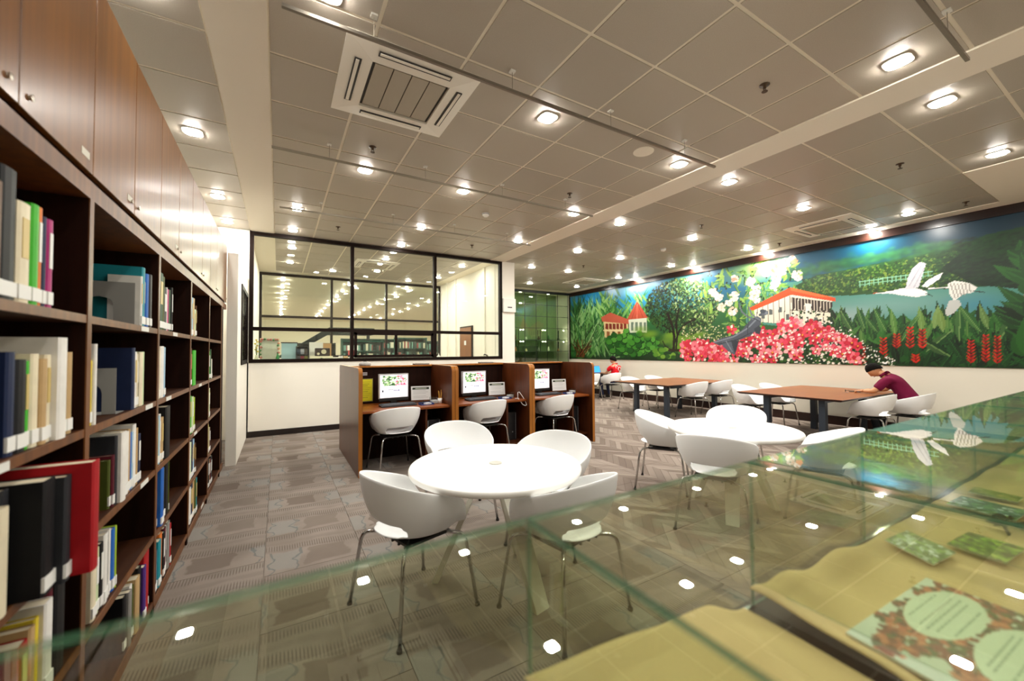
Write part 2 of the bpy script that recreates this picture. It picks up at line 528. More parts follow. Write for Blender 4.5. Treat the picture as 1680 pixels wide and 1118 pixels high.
# ---------------------------------------------------------------- glazed display wall at the far end
G_disp = glass('display_glass', (.86, .93, .82), .05)
M_seam = P('black_seam', '#0d120d', .4)
dw = struct(MB().box(4.85, XM - .05, YE - .03, YE + .03, 3.47, H).build('window_2', M_seam))
cols = [9.14 - .465 * k for k in range(10)]
rows = [1.02 + .408 * k for k in range(7)]
rows[-1] = 3.47
for i in range(9):
    for j in range(6):
        MB().box(cols[i + 1] + .006, cols[i] - .006, YE - .005, YE + .005, rows[j] + .006, rows[j + 1] - .006).build('pane', G_disp, dw)
sm = MB()
for c in cols: sm.box(c - .007, c + .007, YE - .008, YE + .008, rows[0], rows[-1])
for r_ in rows: sm.box(cols[-1], cols[0], YE - .008, YE + .008, r_ - .007, r_ + .007)
sm.build('seal_strips', M_seam, dw)
struct(MB().box(4.85, XM, YE - .02, YE + .06, 0, 1.02).build('wall_end', M_wall))
struct(MB().box(4.85, XM, YE + .85, YE + .95, 0, H).build('wall_display_back', P('display_back_green', '#74885f', .7)))
struct(MB().box(4.85, XM, YE + .06, YE + .85, .96, 1.0).build('trim_6', P('display_floor', '#6f7f66', .6)))

# ================================================================== ceiling fittings
M_white = P('white_plastic', '#e8e6df', .4)
M_lampframe = P('downlight_rim', '#e9e4d6', .4)
E_lamp = emitter('downlight_lens', (1.0, .965, .895), LAMP)
M_dark = P('dark_grey', '#2b2622', .5)

def spow2(v, p): return math.copysign(abs(v) ** p, v)
def make_downlight(name='downlight', s=.062, mat=None):
    """rounded square rim around a slightly proud glowing lens"""
    def ring(r, z): return [(r * spow2(math.cos(a), .55), r * spow2(math.sin(a), .55), z) for a in [2 * math.pi * (k + .5) / 16 for k in range(16)]]
    rim = MB()
    rs = [ring(s + .02, -.006), ring(s + .02, -.013), ring(s, -.015), ring(s, -.006)]
    for A_, B_ in zip(rs[:-1], rs[1:]):
        rim.add(A_ + B_, [(k, (k + 1) % 16, 16 + (k + 1) % 16, 16 + k) for k in range(16)])
    t = link(name, rim.mesh('downlight', M_lampframe))
    lo, hi = ring(s * .95, -.022), ring(s, -.012)
    MB().add(hi + lo, [(k, (k + 1) % 16, 16 + (k + 1) % 16, 16 + k) for k in range(16)] + [tuple(range(16, 32))]).build('lens', mat or E_lamp, t)
    return t
proto = make_downlight()
first = True
def put_light(x, y, label, group, pr=None, z=H):
    global first
    if pr is None:
        o = proto if first else copy_tree(proto); first = False
    else: o = copy_tree(pr)
    o.location = (x, y, z); tag(o, label, 'ceiling light', group)
    return o
G1 = 'square downlights in the ceiling'
LT = [
 (-.72, 2.95, 'square downlight over the bookcase cabinets, nearest the camera'),
 (-.72, 4.76, 'square downlight over the bookcase cabinets, second from the camera'),
 (-.72, 6.58, 'square downlight over the bookcase cabinets, third from the camera'),
 (-.72, 7.79, 'square downlight in the corner beyond the bookcase, nearest the back wall'),
 (.23, 2.50, 'square downlight beside the large air conditioner, cut by the top edge'),
 (2.08, 2.90, 'square downlight right of the large ceiling air conditioner'),
 (3.90, 2.90, 'square downlight beside the plain ceiling band, at the end of a rail'),
 (3.90, 1.05, 'square downlight before the plain ceiling band, near the top right corner'),
 (2.08, 1.05, 'square downlight left of the one before the ceiling band, near camera'),
 (.85, 4.80, 'square downlight below the large air conditioner, near the left ceiling band'),
 (2.08, 4.80, 'square downlight in the middle of the second hanging rail row'),
 (3.90, 4.77, 'square downlight at the right end of the second hanging rail'),
 (.22, 6.60, 'square downlight at the left end of the third hanging rail'),
 (2.08, 6.60, 'square downlight at the middle of the third hanging rail'),
 (3.95, 6.50, 'square downlight at the right end of the third hanging rail'),
 (.20, 7.80, 'square downlight close to the top left corner of the partition window'),
 (2.08, 7.88, 'square downlight close above the middle of the partition window'),
 (4.86, 1.04, 'square downlight just right of the plain ceiling band, nearest camera'),
 (6.69, 1.03, 'square downlight beside the plain ceiling corner at the right edge'),
 (4.86, 2.90, 'square downlight just right of the ceiling band, second from camera'),
 (6.74, 2.90, 'square downlight between the right ceiling air conditioner and the ceiling band'),
 (8.45, 2.21, 'square downlight over the mural end, right of the far air conditioner'),
 (4.87, 4.77, 'square downlight just right of the ceiling band, third from camera'),
 (6.73, 4.75, 'square downlight in the third row, midway to the mural'),
 (8.45, 4.67, 'square downlight in the third row, close to the mural'),
 (5.46, 6.56, 'square downlight in the fourth row, nearest the window column'),
 (6.70, 6.57, 'square downlight in the fourth row, midway to the mural'),
 (8.45, 6.56, 'square downlight in the fourth row, close to the mural'),
 (5.47, 8.36, 'square downlight just past the window column'),
 (6.63, 8.36, 'square downlight in the fifth row, before the glass display wall'),
 (8.45, 8.36, 'square downlight in the fifth row, close to the mural'),
 (6.73, 10.4, 'square downlight nearest the glass display wall, left one'),
 (8.43, 10.2, 'square downlight nearest the glass display wall, right one'),
]
for x, y, l in LT: put_light(x, y, l, G1)
for x, y, l in [(.2, -.8, 'square downlight behind the camera, above the display case end'), (2.08, -.8, 'square downlight behind the camera, second from the bookcase'),
                (4.86, -.8, 'square downlight behind the camera, right of the ceiling band'), (6.7, -.8, 'square downlight behind the camera, nearest the mural')]:
    put_light(x, y, l, G1)
# wall washers that graze the mural
M_wash = emitter('washer_lens', (1.0, .95, .86), LAMP * 6)
wash = make_downlight('wall_washer', .045, M_wash)
for i, (y, l) in enumerate([(2.87, 'wall washer above the white birds of the mural'), (4.68, 'wall washer above the white blossoms of the mural'),
                            (6.42, 'wall washer above the spreading tree of the mural'), (8.32, 'wall washer above the red roofed houses of the mural')]):
    o = wash if i == 0 else copy_tree(wash)
    o.location = (9.11, y, H - .006); tag(o, l, 'ceiling light', 'wall washers along the mural')
# workroom behind the glass
M_lamp2 = emitter('workroom_lens', (1.0, .95, .85), LAMP * .8)
wl = make_downlight('downlight', .062, M_lamp2)
WL = [(.22, 9.1, 'left of the first pair'), (2.08, 9.2, 'in the middle'), (3.9, 9.1, 'by the door wall'), (.22, 10.6, 'second on the left'), (1.2, 11.2, 'left of the far middle'), (2.2, 10.7, 'second in the middle'), (3.9, 10.8, 'second by the door wall'), (3.3, 11.7, 'by the far partition')]
for i, (x, y, l) in enumerate(WL):
    o = wl if i == 0 else copy_tree(wl)
    o.location = (x, y, H); tag(o, 'square downlight in the workroom behind glass, ' + l, 'ceiling light', 'downlights of the glazed workroom')

# cassette air conditioners
M_ac = P('air_conditioner_white', '#f2ecdf', .45)
M_acg = P('air_conditioner_grille', '#b5ab9a', .5, bump=(300, .4))
M_slot = P('air_slot_dark', '#26211c', .5)
def make_ac(name, label, x, y, s=.485):
    t = thing(name, label, 'air conditioner', (x, y, H - .006), 0, 'cassette air conditioners in the ceiling')
    fr = MB()
    o = [(-s, -s), (s, -s), (s, s), (-s, s)]; i = [(-s * .6, -s * .6), (s * .6, -s * .6), (s * .6, s * .6), (-s * .6, s * .6)]
    vs = [(*p, -.012) for p in o] + [(*p, -.036) for p in i] + [(*p, 0) for p in o] + [(*p, 0) for p in i]
    for k in range(4):
        k2 = (k + 1) % 4
        fr.add([vs[k], vs[k2], vs[4 + k2], vs[4 + k]], [(0, 3, 2, 1)])
        fr.add([vs[8 + k], vs[8 + k2], vs[k2], vs[k]], [(0, 3, 2, 1)])
        fr.add([vs[4 + k], vs[4 + k2], vs[12 + k2], vs[12 + k]], [(0, 3, 2, 1)])
    fr.build('fascia', M_ac, t)
    MB().box(-s * .6, s * .6, -s * .6, s * .6, -.012, 0).build('grille_back', M_slot, t)
    q = s * .56 * 2 / 4
    for k in range(4):
        a = -s * .56 + q * k
        MB().box(a + .004, a + q - .004, -s * .55, s * .55, -.026, -.016).build('grille_panel', M_acg, t)
    for k in range(4):
        sl = MB().box(-s * .55, s * .55, -.024, .024, -.006, -.0).build('air_slot', M_slot, t, loc=(math.sin(k * math.pi / 2) * s * .79, -math.cos(k * math.pi / 2) * s * .79, -.0265), rz=k * math.pi / 2)
        MB().box(-s * .53, s * .53, -.015, .008, -.006, .002).build('louvre', M_ac, sl, loc=(0, 0, -.004))
    return t
make_ac('ceiling_air_conditioner', 'large white cassette air conditioner in the ceiling near the bookcase', .855, 3.2)
make_ac('ceiling_air_conditioner', 'white cassette air conditioner in the ceiling above the mural birds', 8.1, 3.12)
make_ac('ceiling_air_conditioner', 'white cassette air conditioner far off, before the glass display wall', 8.05, 9.35)
make_ac('ceiling_air_conditioner', 'white cassette air conditioner in the workroom ceiling behind glass', 2.0, 9.95)

# hanging picture rails on wires
M_alu = P('brushed_aluminium', '#8d867b', .3, metal=.9)
M_rail = P('dull_rail', '#8d8474', .4, metal=.5)
for y, x0, x1, l in [(2.54, 0.0, 4.0, 'long aluminium picture rail hung beside the large air conditioner'), (4.37, -.07, 3.92, 'picture rail hung across the ceiling, second from the camera'),
                     (6.15, 0.0, 4.0, 'picture rail hung across the ceiling, nearest the partition window'), (.73, .6, 4.0, 'picture rail at the top right edge, nearest the camera')]:
    r = tag(MB().box(x0, x1, y - .011, y + .011, 3.388, 3.395).box(x0, x1, y - .011, y - .006, 3.395, 3.408).box(x0, x1, y + .006, y + .011, 3.395, 3.408).build('picture_rail', M_rail if y > 3 else M_alu), l, 'rail', 'hanging picture rails')
    for k in range(4):
        xx = x0 + (x1 - x0) * (k + .5) / 4
        MB().tube([(xx, y, 3.39), (xx, y, H - .005)], .0022, 5).build('wire', M_rail, r)
        MB().box(xx - .02, xx + .02, y - .02, y + .02, H - .018, H - .005).build('ceiling_clip', M_white, r)

# sprinklers, detectors, loudspeaker
M_brass = P('sprinkler_brown', '#4e3b2a', .4, metal=.4)
SP = [(3.32, 1.68, 'nearest camera, before the ceiling band'), (.82, 4.22, 'below the large air conditioner'), (3.35, 4.18, 'above the second rail, near the ceiling band'), (6.09, 1.65, 'at upper right, between two downlights'),
      (.85, 7.23, 'above the partition window, left'), (8.51, 1.62, 'in the right corner near the mural top'), (6.14, 4.16, 'in the middle of the right ceiling field'), (8.56, 4.12, 'close to the mural, above the blossoms'),
      (3.3, 7.2, 'above the partition window, right'), (6.5, 7.6, 'far off, before the display wall')]
sp = None
for x, y, l in SP:
    if sp is None:
        sp = link('sprinkler', MB().lathe([(.002, 0), (.038, 0), (.038, -.004), (.014, -.008), (.012, -.03), (.002, -.032)], 12).mesh('sprinkler', M_brass, True))
        MB().box(-.014, -.010, -.003, .003, -.052, -.028).box(.010, .014, -.003, .003, -.052, -.028).lathe([(.001, -.056), (.022, -.056), (.022, -.052), (.001, -.052)], 10).build('deflector', M_brass, sp)
        o = sp
    else: o = copy_tree(sp)
    o.location = (x, y, H - .006); tag(o, 'small brown ceiling sprinkler ' + l, 'sprinkler', 'ceiling sprinklers')
for x, y, l in [(2.72, 5.43, 'white smoke detector on the ceiling beyond the second rail'), (6.88, 5.53, 'white smoke detector on the ceiling before the mural')]:
    d = tag(MB().lathe([(.001, -.052), (.03, -.052), (.042, -.036), (.05, -.034), (.055, 0), (.001, 0)], 20).build('smoke_detector', M_white, None, True, (x, y, H - .006)), l, 'smoke detector', 'smoke detectors')
    MB().lathe([(.001, -.012), (.056, -.012), (.056, -.018), (.001, -.018)], 20).build('vent_ring', M_dark, d)
d = tag(MB().lathe([(.001, -.004), (.098, -.004), (.1, 0), (.001, 0)], 32).build('ceiling_speaker', P('speaker_mesh', '#948872', .6), None, True, (3.32, 2.9, H - .006)), 'flat round ceiling loudspeaker above the long hanging rail', 'speaker')
MB().lathe([(.098, -.006), (.106, -.006), (.106, 0), (.098, 0)], 32).build('rim', M_trim, d)

# ================================================================== chairs
M_shell = P('white_chair_shell', '#f8fafb', .38, spec=.5)
M_chrome = P('chrome', '#c9c9c9', .12, metal=1.0)
M_black = P('black_plastic', '#141414', .45)
M_rubber = P('rubber_foot', '#1d1b19', .7)

def sstep(a, b, t):
    t = min(1, max(0, (t - a) / (b - a))); return t * t * (3 - 2 * t)
def spow(v, p): return math.copysign(abs(v) ** p, v)

def shell_mesh():
    nu, nv, ns = 56, 20, 6
    def fn(u, v):
        th = 2 * math.pi * u
        c, s = math.cos(th), math.sin(th)
        sx, sy = spow(s, .86), -spow(c, .86)
        j = v * nv
        rx0, ry0 = .185, .185
        back = max(0, 1 - (abs((th + math.pi) % (2 * math.pi) - math.pi) / .82) ** 2)
        if j <= ns:
            k = j / ns
            r = k * (1 + (.30 * back * sstep(.55, 1, k)))
            z = .452 - .016 * math.cos(k * math.pi) * (1 if c > -.3 else .6) - .006 + .012 * back * sstep(.6, 1, k)
            return (rx0 * sx * r, ry0 * sy * r + .02, z)
        t = (j - ns) / (nv - ns)
        zr = .788 - .095 * (1 - spow(c, .86))
        zr = zr + (.462 - zr) * min(1, max(0, (-.46 - c) / .36))
        g = 1 - (1 - t) ** 2.1
        rx = rx0 + (.298 - rx0) * g
        ry = ry0 + (.275 - ry0) * g
        # the back leans out a little more towards the rim
        z = .462 + (zr - .462) * t ** 1.12
        if t < .12 and back > 0: r_b = 1 + .30 * back * (1 - t / .12)
        else: r_b = 1
        dz = -.012 * sstep(.3, 0, t) * (0 if back > .2 else 1)
        return (rx * sx * r_b, ry * sy * r_b + .02 - .02 * t, z + dz)
    def skip(u, v):
        th = 2 * math.pi * u; th = (th + math.pi) % (2 * math.pi) - math.pi
        t = (v * nv - ns) / (nv - ns)
        lim = .80 * math.sqrt(max(0, 1 - ((t - .15) / .16) ** 2)) if abs(t - .15) < .16 else 0
        return t > .02 and abs(th) < lim
    mb = MB().grid(fn, nu, nv, wrap=True, skip=skip)
    me = mb.mesh('shell', M_shell, True)
    bm = bmesh.new(); bm.from_mesh(me); bmesh.ops.remove_doubles(bm, verts=bm.verts, dist=.0004)
    bmesh.ops.recalc_face_normals(bm, faces=bm.faces); bm.to_mesh(me); bm.free()
    me.polygons.foreach_set('use_smooth', [True] * len(me.polygons))
    return me

def make_chair():
    t = thing('tub_chair', '', 'chair')
    sh = link('shell', shell_mesh(), t)
    so = sh.modifiers.new('thick', 'SOLIDIFY'); so.thickness = .011; so.offset = 0
    sb = sh.modifiers.new('smooth', 'SUBSURF'); sb.levels = 1; sb.render_levels = 1
    for sx in (-1, 1):
        for sy in (-1, 1):
            pts = [(sx * .10, sy * .09, .418), (sx * .185, sy * .165, .416), (sx * .205, sy * .183, .410), (sx * .218, sy * .196, .395), (sx * .226, sy * .204, .37), (sx * .27, sy * .248, .012)]
            lg = MB().tube(pts, .0105, 10).build('leg', M_chrome, t, True)
            MB().lathe([(.001, 0), (.014, 0), (.014, .016), (.001, .016)], 10, (sx * .27, sy * .249, 0)).build('foot', M_rubber, lg)
    fr = MB().box(-.15, .15, -.13, .15, .412, .426)
    for k in range(5): fr.box(-.14 + k * .065, -.13 + k * .065, -.135, .155, .402, .414)
    fr.build('seat_frame', M_black, t)
    return t
chair0 = make_chair(); chair_used = False
def chair(x, y, deg, label, group):
    """deg: turn of the chair; at 0 it faces away from the camera along +Y"""
    global chair_used
    c = chair0 if not chair_used else copy_tree(chair0); chair_used = True
    c.location = (x, y, 0); c.rotation_euler = (0, 0, math.radians(deg)); tag(c, label, 'chair', group)
    return c
CH = 'white tub chairs with chrome legs'
chair(1.26, 5.05, 6, 'white tub chair at the left computer carrel', CH)
chair(2.53, 5.10, 8, 'white tub chair at the middle computer carrel', CH)
chair(3.74, 5.09, 8, 'white tub chair at the right computer carrel', CH)
chair(.68, 2.30, -74, 'white tub chair front left of the nearer round table', CH)
chair(1.40, 1.83, 10, 'white tub chair front right of the nearer round table, half behind glass', CH)
chair(1.40, 3.34, 172, 'white tub chair facing us behind the nearer round table', CH)
chair(1.83, 2.54, 122, 'white tub chair at the right rear of the nearer round table', CH)
chair(3.58, 2.93, -146, 'white tub chair at the left of the farther round table', CH)
chair(3.12, 2.02, -66, 'white tub chair before the farther round table, overlapping it', CH)
chair(4.52, 2.68, 115, 'white tub chair facing us behind the farther round table', CH)
chair(4.10, 1.66, 17, 'white tub chair right of the farther round table, cut by glass edge', CH)
chair(7.73, 2.50, 0, 'white tub chair beside the man, nearer the table corner', CH)
chair(8.44, 2.26, 0, 'white tub chair the man in maroon sits on', CH)
chair(7.62, 4.24, 180, 'white tub chair across from the man, left one', CH)
chair(8.35, 4.12, 180, 'white tub chair across from the man, nearer the mural wall', CH)
chair(7.73, 5.50, 0, 'white tub chair on the right of the farther wooden table, nearer us', CH)
chair(8.62, 5.50, 0, 'white tub chair on the right of the farther wooden table, by the wall', CH)
chair(7.61, 7.07, 180, 'white tub chair on the left of the farther wooden table, nearer us', CH)
chair(8.47, 7.07, 180, 'white tub chair on the left of the farther wooden table, by the wall', CH)
chair(8.68, 8.95, 0, 'white tub chair the person in red sits on', CH)
chair(7.85, 8.95, 6, 'white tub chair half hidden by the carrels, left of the person in red', CH)

# ================================================================== round tables
M_lam = P('white_laminate', '#f6f5f1', .32, spec=.5)
M_lamleg = P('white_table_leg', '#dcd8c8', .45)
def round_table(x, y, r, legs, label):
    t = thing('round_table', label, 'table', (x, y, 0), 0, 'white round tables')
    MB().lathe([(.001, .702), (r - .02, .702), (r - .004, .708), (r, .718), (r, .728), (r - .004, .736), (r - .01, .74), (.001, .74)], 72).build('tabletop', M_lam, t, False)
    for p in t.children[0].data.polygons: p.use_smooth = len(p.vertices) == 4 and abs(p.normal.z) < .9
    g = MB().lathe([(.001, .740), (.040, .740), (.040, .744), (.034, .745), (.001, .743)], 28).build('cable_cap', P('cap_grey', '#c9c7bd', .4), t)
    MB().lathe([(.001, .66), (.17, .66), (.17, .702), (.001, .702)], 28).build('hub', M_lamleg, t)
    for a in legs:
        ca, sa = math.cos(math.radians(a)), math.sin(math.radians(a))
        def W(rr, s, z): return (rr * ca - s * sa, rr * sa + s * ca, z)
        w0, w1 = .065, .05
        vs = [W(.08, -w0, .66), W(.08, w0, .66), W(.11, w0, .66), W(.11, -w0, .66), W(.36, -w1, 0), W(.36, w1, 0), W(.40, w1, 0), W(.40, -w1, 0)]
        MB().add(vs, [(0, 1, 2, 3), (4, 7, 6, 5), (0, 4, 5, 1), (1, 5, 6, 2), (2, 6, 7, 3), (3, 7, 4, 0)]).build('leg', M_lamleg, t)
    return t
round_table(1.195, 2.26, .537, (145, 34, -77), 'white round table nearest us with four tub chairs')
round_table(3.58, 2.16, .545, (210, 90, -30), 'white round table farther off, partly behind a tub chair')

# ================================================================== wooden study tables
M_tabtop = wood('table_veneer', '#6f3c12', '#8a4f1a', .38, .1, axis=0)
M_tabedge = P('table_edge_dark', '#3a1c10', .4)
M_steel = P('blue_grey_steel', '#2d3540', .4, spec=.4)
def study_table(x0, x1, y0, y1, legs, label):
    z = .725
    t = thing('study_table', label, 'table', ((x0 + x1) / 2, (y0 + y1) / 2, 0), 0, 'wooden study tables along the mural')
    a, b = (x1 - x0) / 2, (y1 - y0) / 2; i = .035
    vs = [(-a, -b, z), (a, -b, z), (a, b, z), (-a, b, z), (-a, -b, z - .008), (a, -b, z - .008), (a, b, z - .008), (-a, b, z - .008),
          (-a + i, -b + i, z - .034), (a - i, -b + i, z - .034), (a - i, b - i, z - .034), (-a + i, b - i, z - .034)]
    MB().add(vs[:8], [(0, 1, 2, 3)], 0).add(vs, [(0, 4, 5, 1), (1, 5, 6, 2), (2, 6, 7, 3), (3, 7, 4, 0), (4, 8, 9, 5), (5, 9, 10, 6), (6, 10, 11, 7), (7, 11, 8, 4), (8, 11, 10, 9)], 1).build('tabletop', [M_tabtop, M_tabedge], t)
    ox, oy = t.location.x, t.location.y
    for lx, ly in legs:
        MB().box(lx - ox - .043, lx - ox + .043, ly - oy - .043, ly - oy + .043, .0, z - .034).build('leg', M_steel, t)
    ap = MB()
    xs = sorted(set(q[0] for q in legs)); ys = [q[1] for q in legs]
    ap.box(xs[0] - ox, xs[-1] - ox, min(ys) - oy - .02, min(ys) - oy + .02, z - .085, z - .034)
    ap.box(xs[0] - ox, xs[-1] - ox, max(ys) - oy - .02, max(ys) - oy + .02, z - .085, z - .034)
    ap.build('under_frame', M_steel, t)
    return t
study_table(6.85, 9.08, 5.45, 6.96, [(7.1, 5.68), (7.1, 6.5), (8.6, 5.58), (8.6, 6.5)], 'brown wooden table in the middle before the mural, nobody at it')
study_table(6.88, 9.12, 2.54, 4.05, [(7.06, 2.85), (7.06, 3.64), (8.47, 2.85), (8.47, 3.56)], 'brown wooden table where the man in maroon sits')
study_table(6.9, 9.1, 9.3, 10.8, [(7.15, 9.5), (7.15, 10.5), (8.8, 9.5), (8.8, 10.5)], 'brown wooden table under the laptop, mostly hidden by carrels')

# ================================================================== computer carrels
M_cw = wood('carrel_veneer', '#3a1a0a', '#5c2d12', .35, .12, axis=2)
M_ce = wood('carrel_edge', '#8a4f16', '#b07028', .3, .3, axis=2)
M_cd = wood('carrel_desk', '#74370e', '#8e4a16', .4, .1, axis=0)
M_cb = wood('carrel_inner_shade', '#170904', '#271007', .6, 0, axis=2, spec=.1)  # inner veneer blackened; the shade under the desks is put into this colour
CX0, CWD, CY0, CY1 = .80, 1.193, 4.88, 6.54
def side_outline(y0, y1, z1, r=.07):
    p = [(y0, 0), (y1, 0)]
    for k in range(7): a = k / 6 * math.pi / 2; p.append((y1 - r + r * math.cos(a), z1 - r + r * math.sin(a)))
    for k in range(7): a = math.pi / 2 + k / 6 * math.pi / 2; p.append((y0 + r + r * math.cos(a), z1 - r + r * math.sin(a)))
    return p
def carrel(i, label):
    x0, x1 = CX0 + CWD * i, CX0 + CWD * (i + 1)
    t = thing('study_carrel', label, 'study carrel', (x0, CY0, 0), 0, 'wooden computer carrels in a row')
    def loc(o): o.location = (-x0, -CY0, 0); return o
    for a in (x0 + .002, x1 - .047):
        pn = MB().prism(side_outline(CY0, CY1, 1.258), a, a + .045, axis=0)
        n = 16
        pn.m = [0, 0] + [1] * (len(pn.f) - 2)
        loc(pn.build('side_panel', [M_cw, M_ce], t))
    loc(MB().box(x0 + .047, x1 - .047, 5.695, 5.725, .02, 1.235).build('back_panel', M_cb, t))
    loc(bevel(MB().box(x0 + .047, x1 - .047, 5.65, 5.78, 1.235, 1.258).build('top_rail', M_ce, t), .004))
    loc(bevel(MB().box(x0 + .047, x1 - .047, 4.955, 5.695, .715, .745).build('desk_top', M_cd, t), .006))
    loc(MB().box(x0 + .047, x1 - .047, 5.725, 6.46, .715, .745).build('rear_desk_top', M_cd, t))
    loc(MB().box(x1 - .36, x1 - .335, 5.0, 5.69, .0, .715).build('computer_divider', M_cw, t))
    loc(MB().box(x1 - .335, x1 - .047, 5.0, 5.69, .105, .13).build('computer_shelf', M_cw, t))
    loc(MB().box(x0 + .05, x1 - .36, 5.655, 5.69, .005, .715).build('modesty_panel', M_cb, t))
    return t
CN = ['left', 'middle', 'right']
for i in range(3): carrel(i, '%s carrel of the wooden computer row%s' % (CN[i], [', with a yellow notice inside', ', between its two neighbours', ', nearest the study tables'][i]))

# what stands in each carrel
def screen_picture():
    r = Raster(.376, .30, 76, 62, lin('#fbf8fb'))
    rg = random.Random(4)
    for k in range(260):                                     # garden photograph across the top
        x, y = rg.uniform(.025, .35), rg.uniform(.16, .285)
        c = rg.choice(['#39683c', '#7fa56a', '#24492b', '#a9c68f', '#cfd8c4']) if x < .2 else rg.choice(['#e98fa6', '#d9556f', '#f3c6cf', '#6f9a63', '#f7e4e6'])
        r.ell(x, y, .014, .011, lin(c))
    r.poly([(.02, .155), (.36, .155), (.36, .15), (.02, .15)], lin('#fbf8fb'))
    r.poly([(.03, .07), (.05, .07), (.05, .1), (.03, .1)], lin('#33333f'))
    for k in range(5): r.poly([(.12 + k * .012, .095), (.128 + k * .012, .095), (.128 + k * .012, .11), (.12 + k * .012, .11)], lin('#3b4054'))
    for k in range(6): r.poly([(.185 + k * .014, .082), (.195 + k * .014, .082), (.195 + k * .014, .1), (.185 + k * .014, .1)], lin('#5b5f86'))
    r.poly([(.02, .02), (.36, .02), (.36, .024), (.02, .024)], lin('#c7c9d6'))
    r.C[:, :2] = lin('#d9d6dd'); r.C[:, -2:] = lin('#d9d6dd')
    return r
R_screen = screen_picture()
M_screen = painted('lit_screen', .3, .55)
M_bez = P('monitor_bezel', '#b9b4b6', .4)
M_key = P('keyboard_dark', '#2f3237', .5)
M_cap = P('key_caps', '#4a4e54', .5)
M_paper = P('paper_white', '#e9e9ea', .7)
M_acr = glass('acrylic', (.93, .95, .95), .05)
M_blue = P('blue_tray', '#27386f', .4)
M_tower = P('computer_case', '#15161a', .35)
M_silver = P('silver_strip', '#b5b7bb', .3, metal=.7)
M_pencil = P('pencil_yellow', '#d8a545', .5)
def sign_picture():
    r = Raster(.27, .19, 55, 40, lin('#e6e8e8'))
    r.poly([(.02, .145), (.25, .145), (.25, .172), (.02, .172)], lin('#26301f'))
    r.line([(.06, .158), (.21, .158)], .006, lin('#cfd6c2'))
    for k in range(6): r.line([(.03, .125 - k * .018), (.2 + .03 * (k % 2), .125 - k * .018)], .004, lin('#b9bcbc'))
    return r
R_sign = sign_picture()
M_print = painted('printed_sheet', .6)
for i in range(3):
    bx = CX0 + CWD * i; n = CN[i]
    t = thing('monitor', 'lit flat monitor showing a garden web page in the %s carrel' % n, 'monitor', (bx + .555, 5.5, .745), math.radians(4), 'carrel monitors')
    MB().box(-.2, .2, -.012, .03, .075, .405).build('casing', M_bez, t)
    R_screen.build('screen', ((-.188, -.0135, .09), (1, 0, 0), (0, 0, 1)), M_screen, t)
    MB().box(-.2, .2, -.016, -.008, .045, .082).build('chin', M_black, t)
    MB().box(-.04, .04, .0, .03, .006, .1).build('neck', M_black, t)
    MB().lathe([(.001, 0), (.12, 0), (.12, .006), (.03, .012), (.001, .012)], 24, (0, .01, 0), sx=1, sy=.8).build('stand', M_black, t)
    k = thing('keyboard', 'dark computer keyboard before the monitor of the %s carrel' % n, 'keyboard', (bx + .55, 5.25, .745), math.radians(4), 'carrel keyboards')
    MB().prism([(-.075, 0), (.075, 0), (.075, .03), (-.075, .016)], -.23, .23, axis=0).build('case', M_key, k)
    kc = MB()
    for rr in range(5):
        for cc in range(18):
            y = -.055 + rr * .025; z = .018 + (y + .075) / .15 * .014
            kc.box(-.215 + cc * .024, -.195 + cc * .024, y - .009, y + .009, z - .002, z + .006)
    tag(kc.build('keys', M_cap, k), kind='stuff')
    s = thing('sign_stand', 'white printed sign on a clear stand in the %s carrel' % n, 'sign', (bx + .915, 5.44, .745), math.radians(-6), 'carrel sign stands')
    R_sign.build('sheet', ((-.135, -.004, .035), (1, 0, 0), (0, .12, .993)), M_print, s)
    MB().add([(-.14, 0, .03), (.14, 0, .03), (.14, .024, .228), (-.14, .024, .228), (-.14, .004, .03), (.14, .004, .03), (.14, .028, .228), (-.14, .028, .228)],
             [(0, 1, 2, 3), (4, 7, 6, 5), (0, 4, 5, 1), (1, 5, 6, 2), (2, 6, 7, 3), (3, 7, 4, 0)]).build('acrylic_sheet', M_acr, s)
    MB().box(-.14, .14, -.05, .05, 0, .005).box(-.14, .14, -.004, .004, 0, .035).build('base', M_acr, s)
    b = thing('slip_tray', 'blue tray with paper slips and pen in the %s carrel' % n, 'tray', (bx + .90, 5.17, .745), math.radians(5), 'blue desk trays')
    MB().box(-.09, .09, -.05, .05, 0, .006).box(-.09, .09, .044, .05, .006, .03).box(-.09, -.084, -.05, .05, .006, .022).box(.084, .09, -.05, .05, .006, .022).build('tray', M_blue, b)
    MB().box(-.02, .06, -.03, .035, .006, .024).build('slips', M_paper, b, rz=.15)
    MB().tube([(-.08, -.03, .012), (-.02, .045, .05)], .004, 6).build('pen', M_black, b)
    c = thing('slip_box', 'clear acrylic box with paper slips in the %s carrel' % n, 'box', (bx + 1.03, 5.24, .745), .2, 'acrylic slip boxes')
    MB().box(-.05, .05, -.04, -.036, 0, .07).box(-.05, .05, .036, .04, 0, .09).box(-.05, -.046, -.036, .036, 0, .08).box(.046, .05, -.036, .036, 0, .08).box(-.046, .046, -.036, .036, 0, .004).build('holder', M_acr, c)
    MB().box(-.042, .042, -.03, .03, .005, .045).build('slips', M_paper, c)
    tw = thing('computer_tower', 'black computer tower under the desk of the %s carrel' % n, 'computer', (bx + CWD - .19, 5.36, .13), 0, 'computer towers under the desks')
    bevel(MB().box(-.09, .09, -.2, .2, 0, .41).build('case', M_tower, tw), .004)
    MB().box(-.088, -.08, -.204, -.2, .01, .40).box(.07, .076, -.204, -.2, .01, .40).build('front_strip', M_silver, tw)
    MB().lathe([(.001, 0), (.010, 0), (.010, .004), (.001, .004)], 12).build('power_button', M_silver, tw)
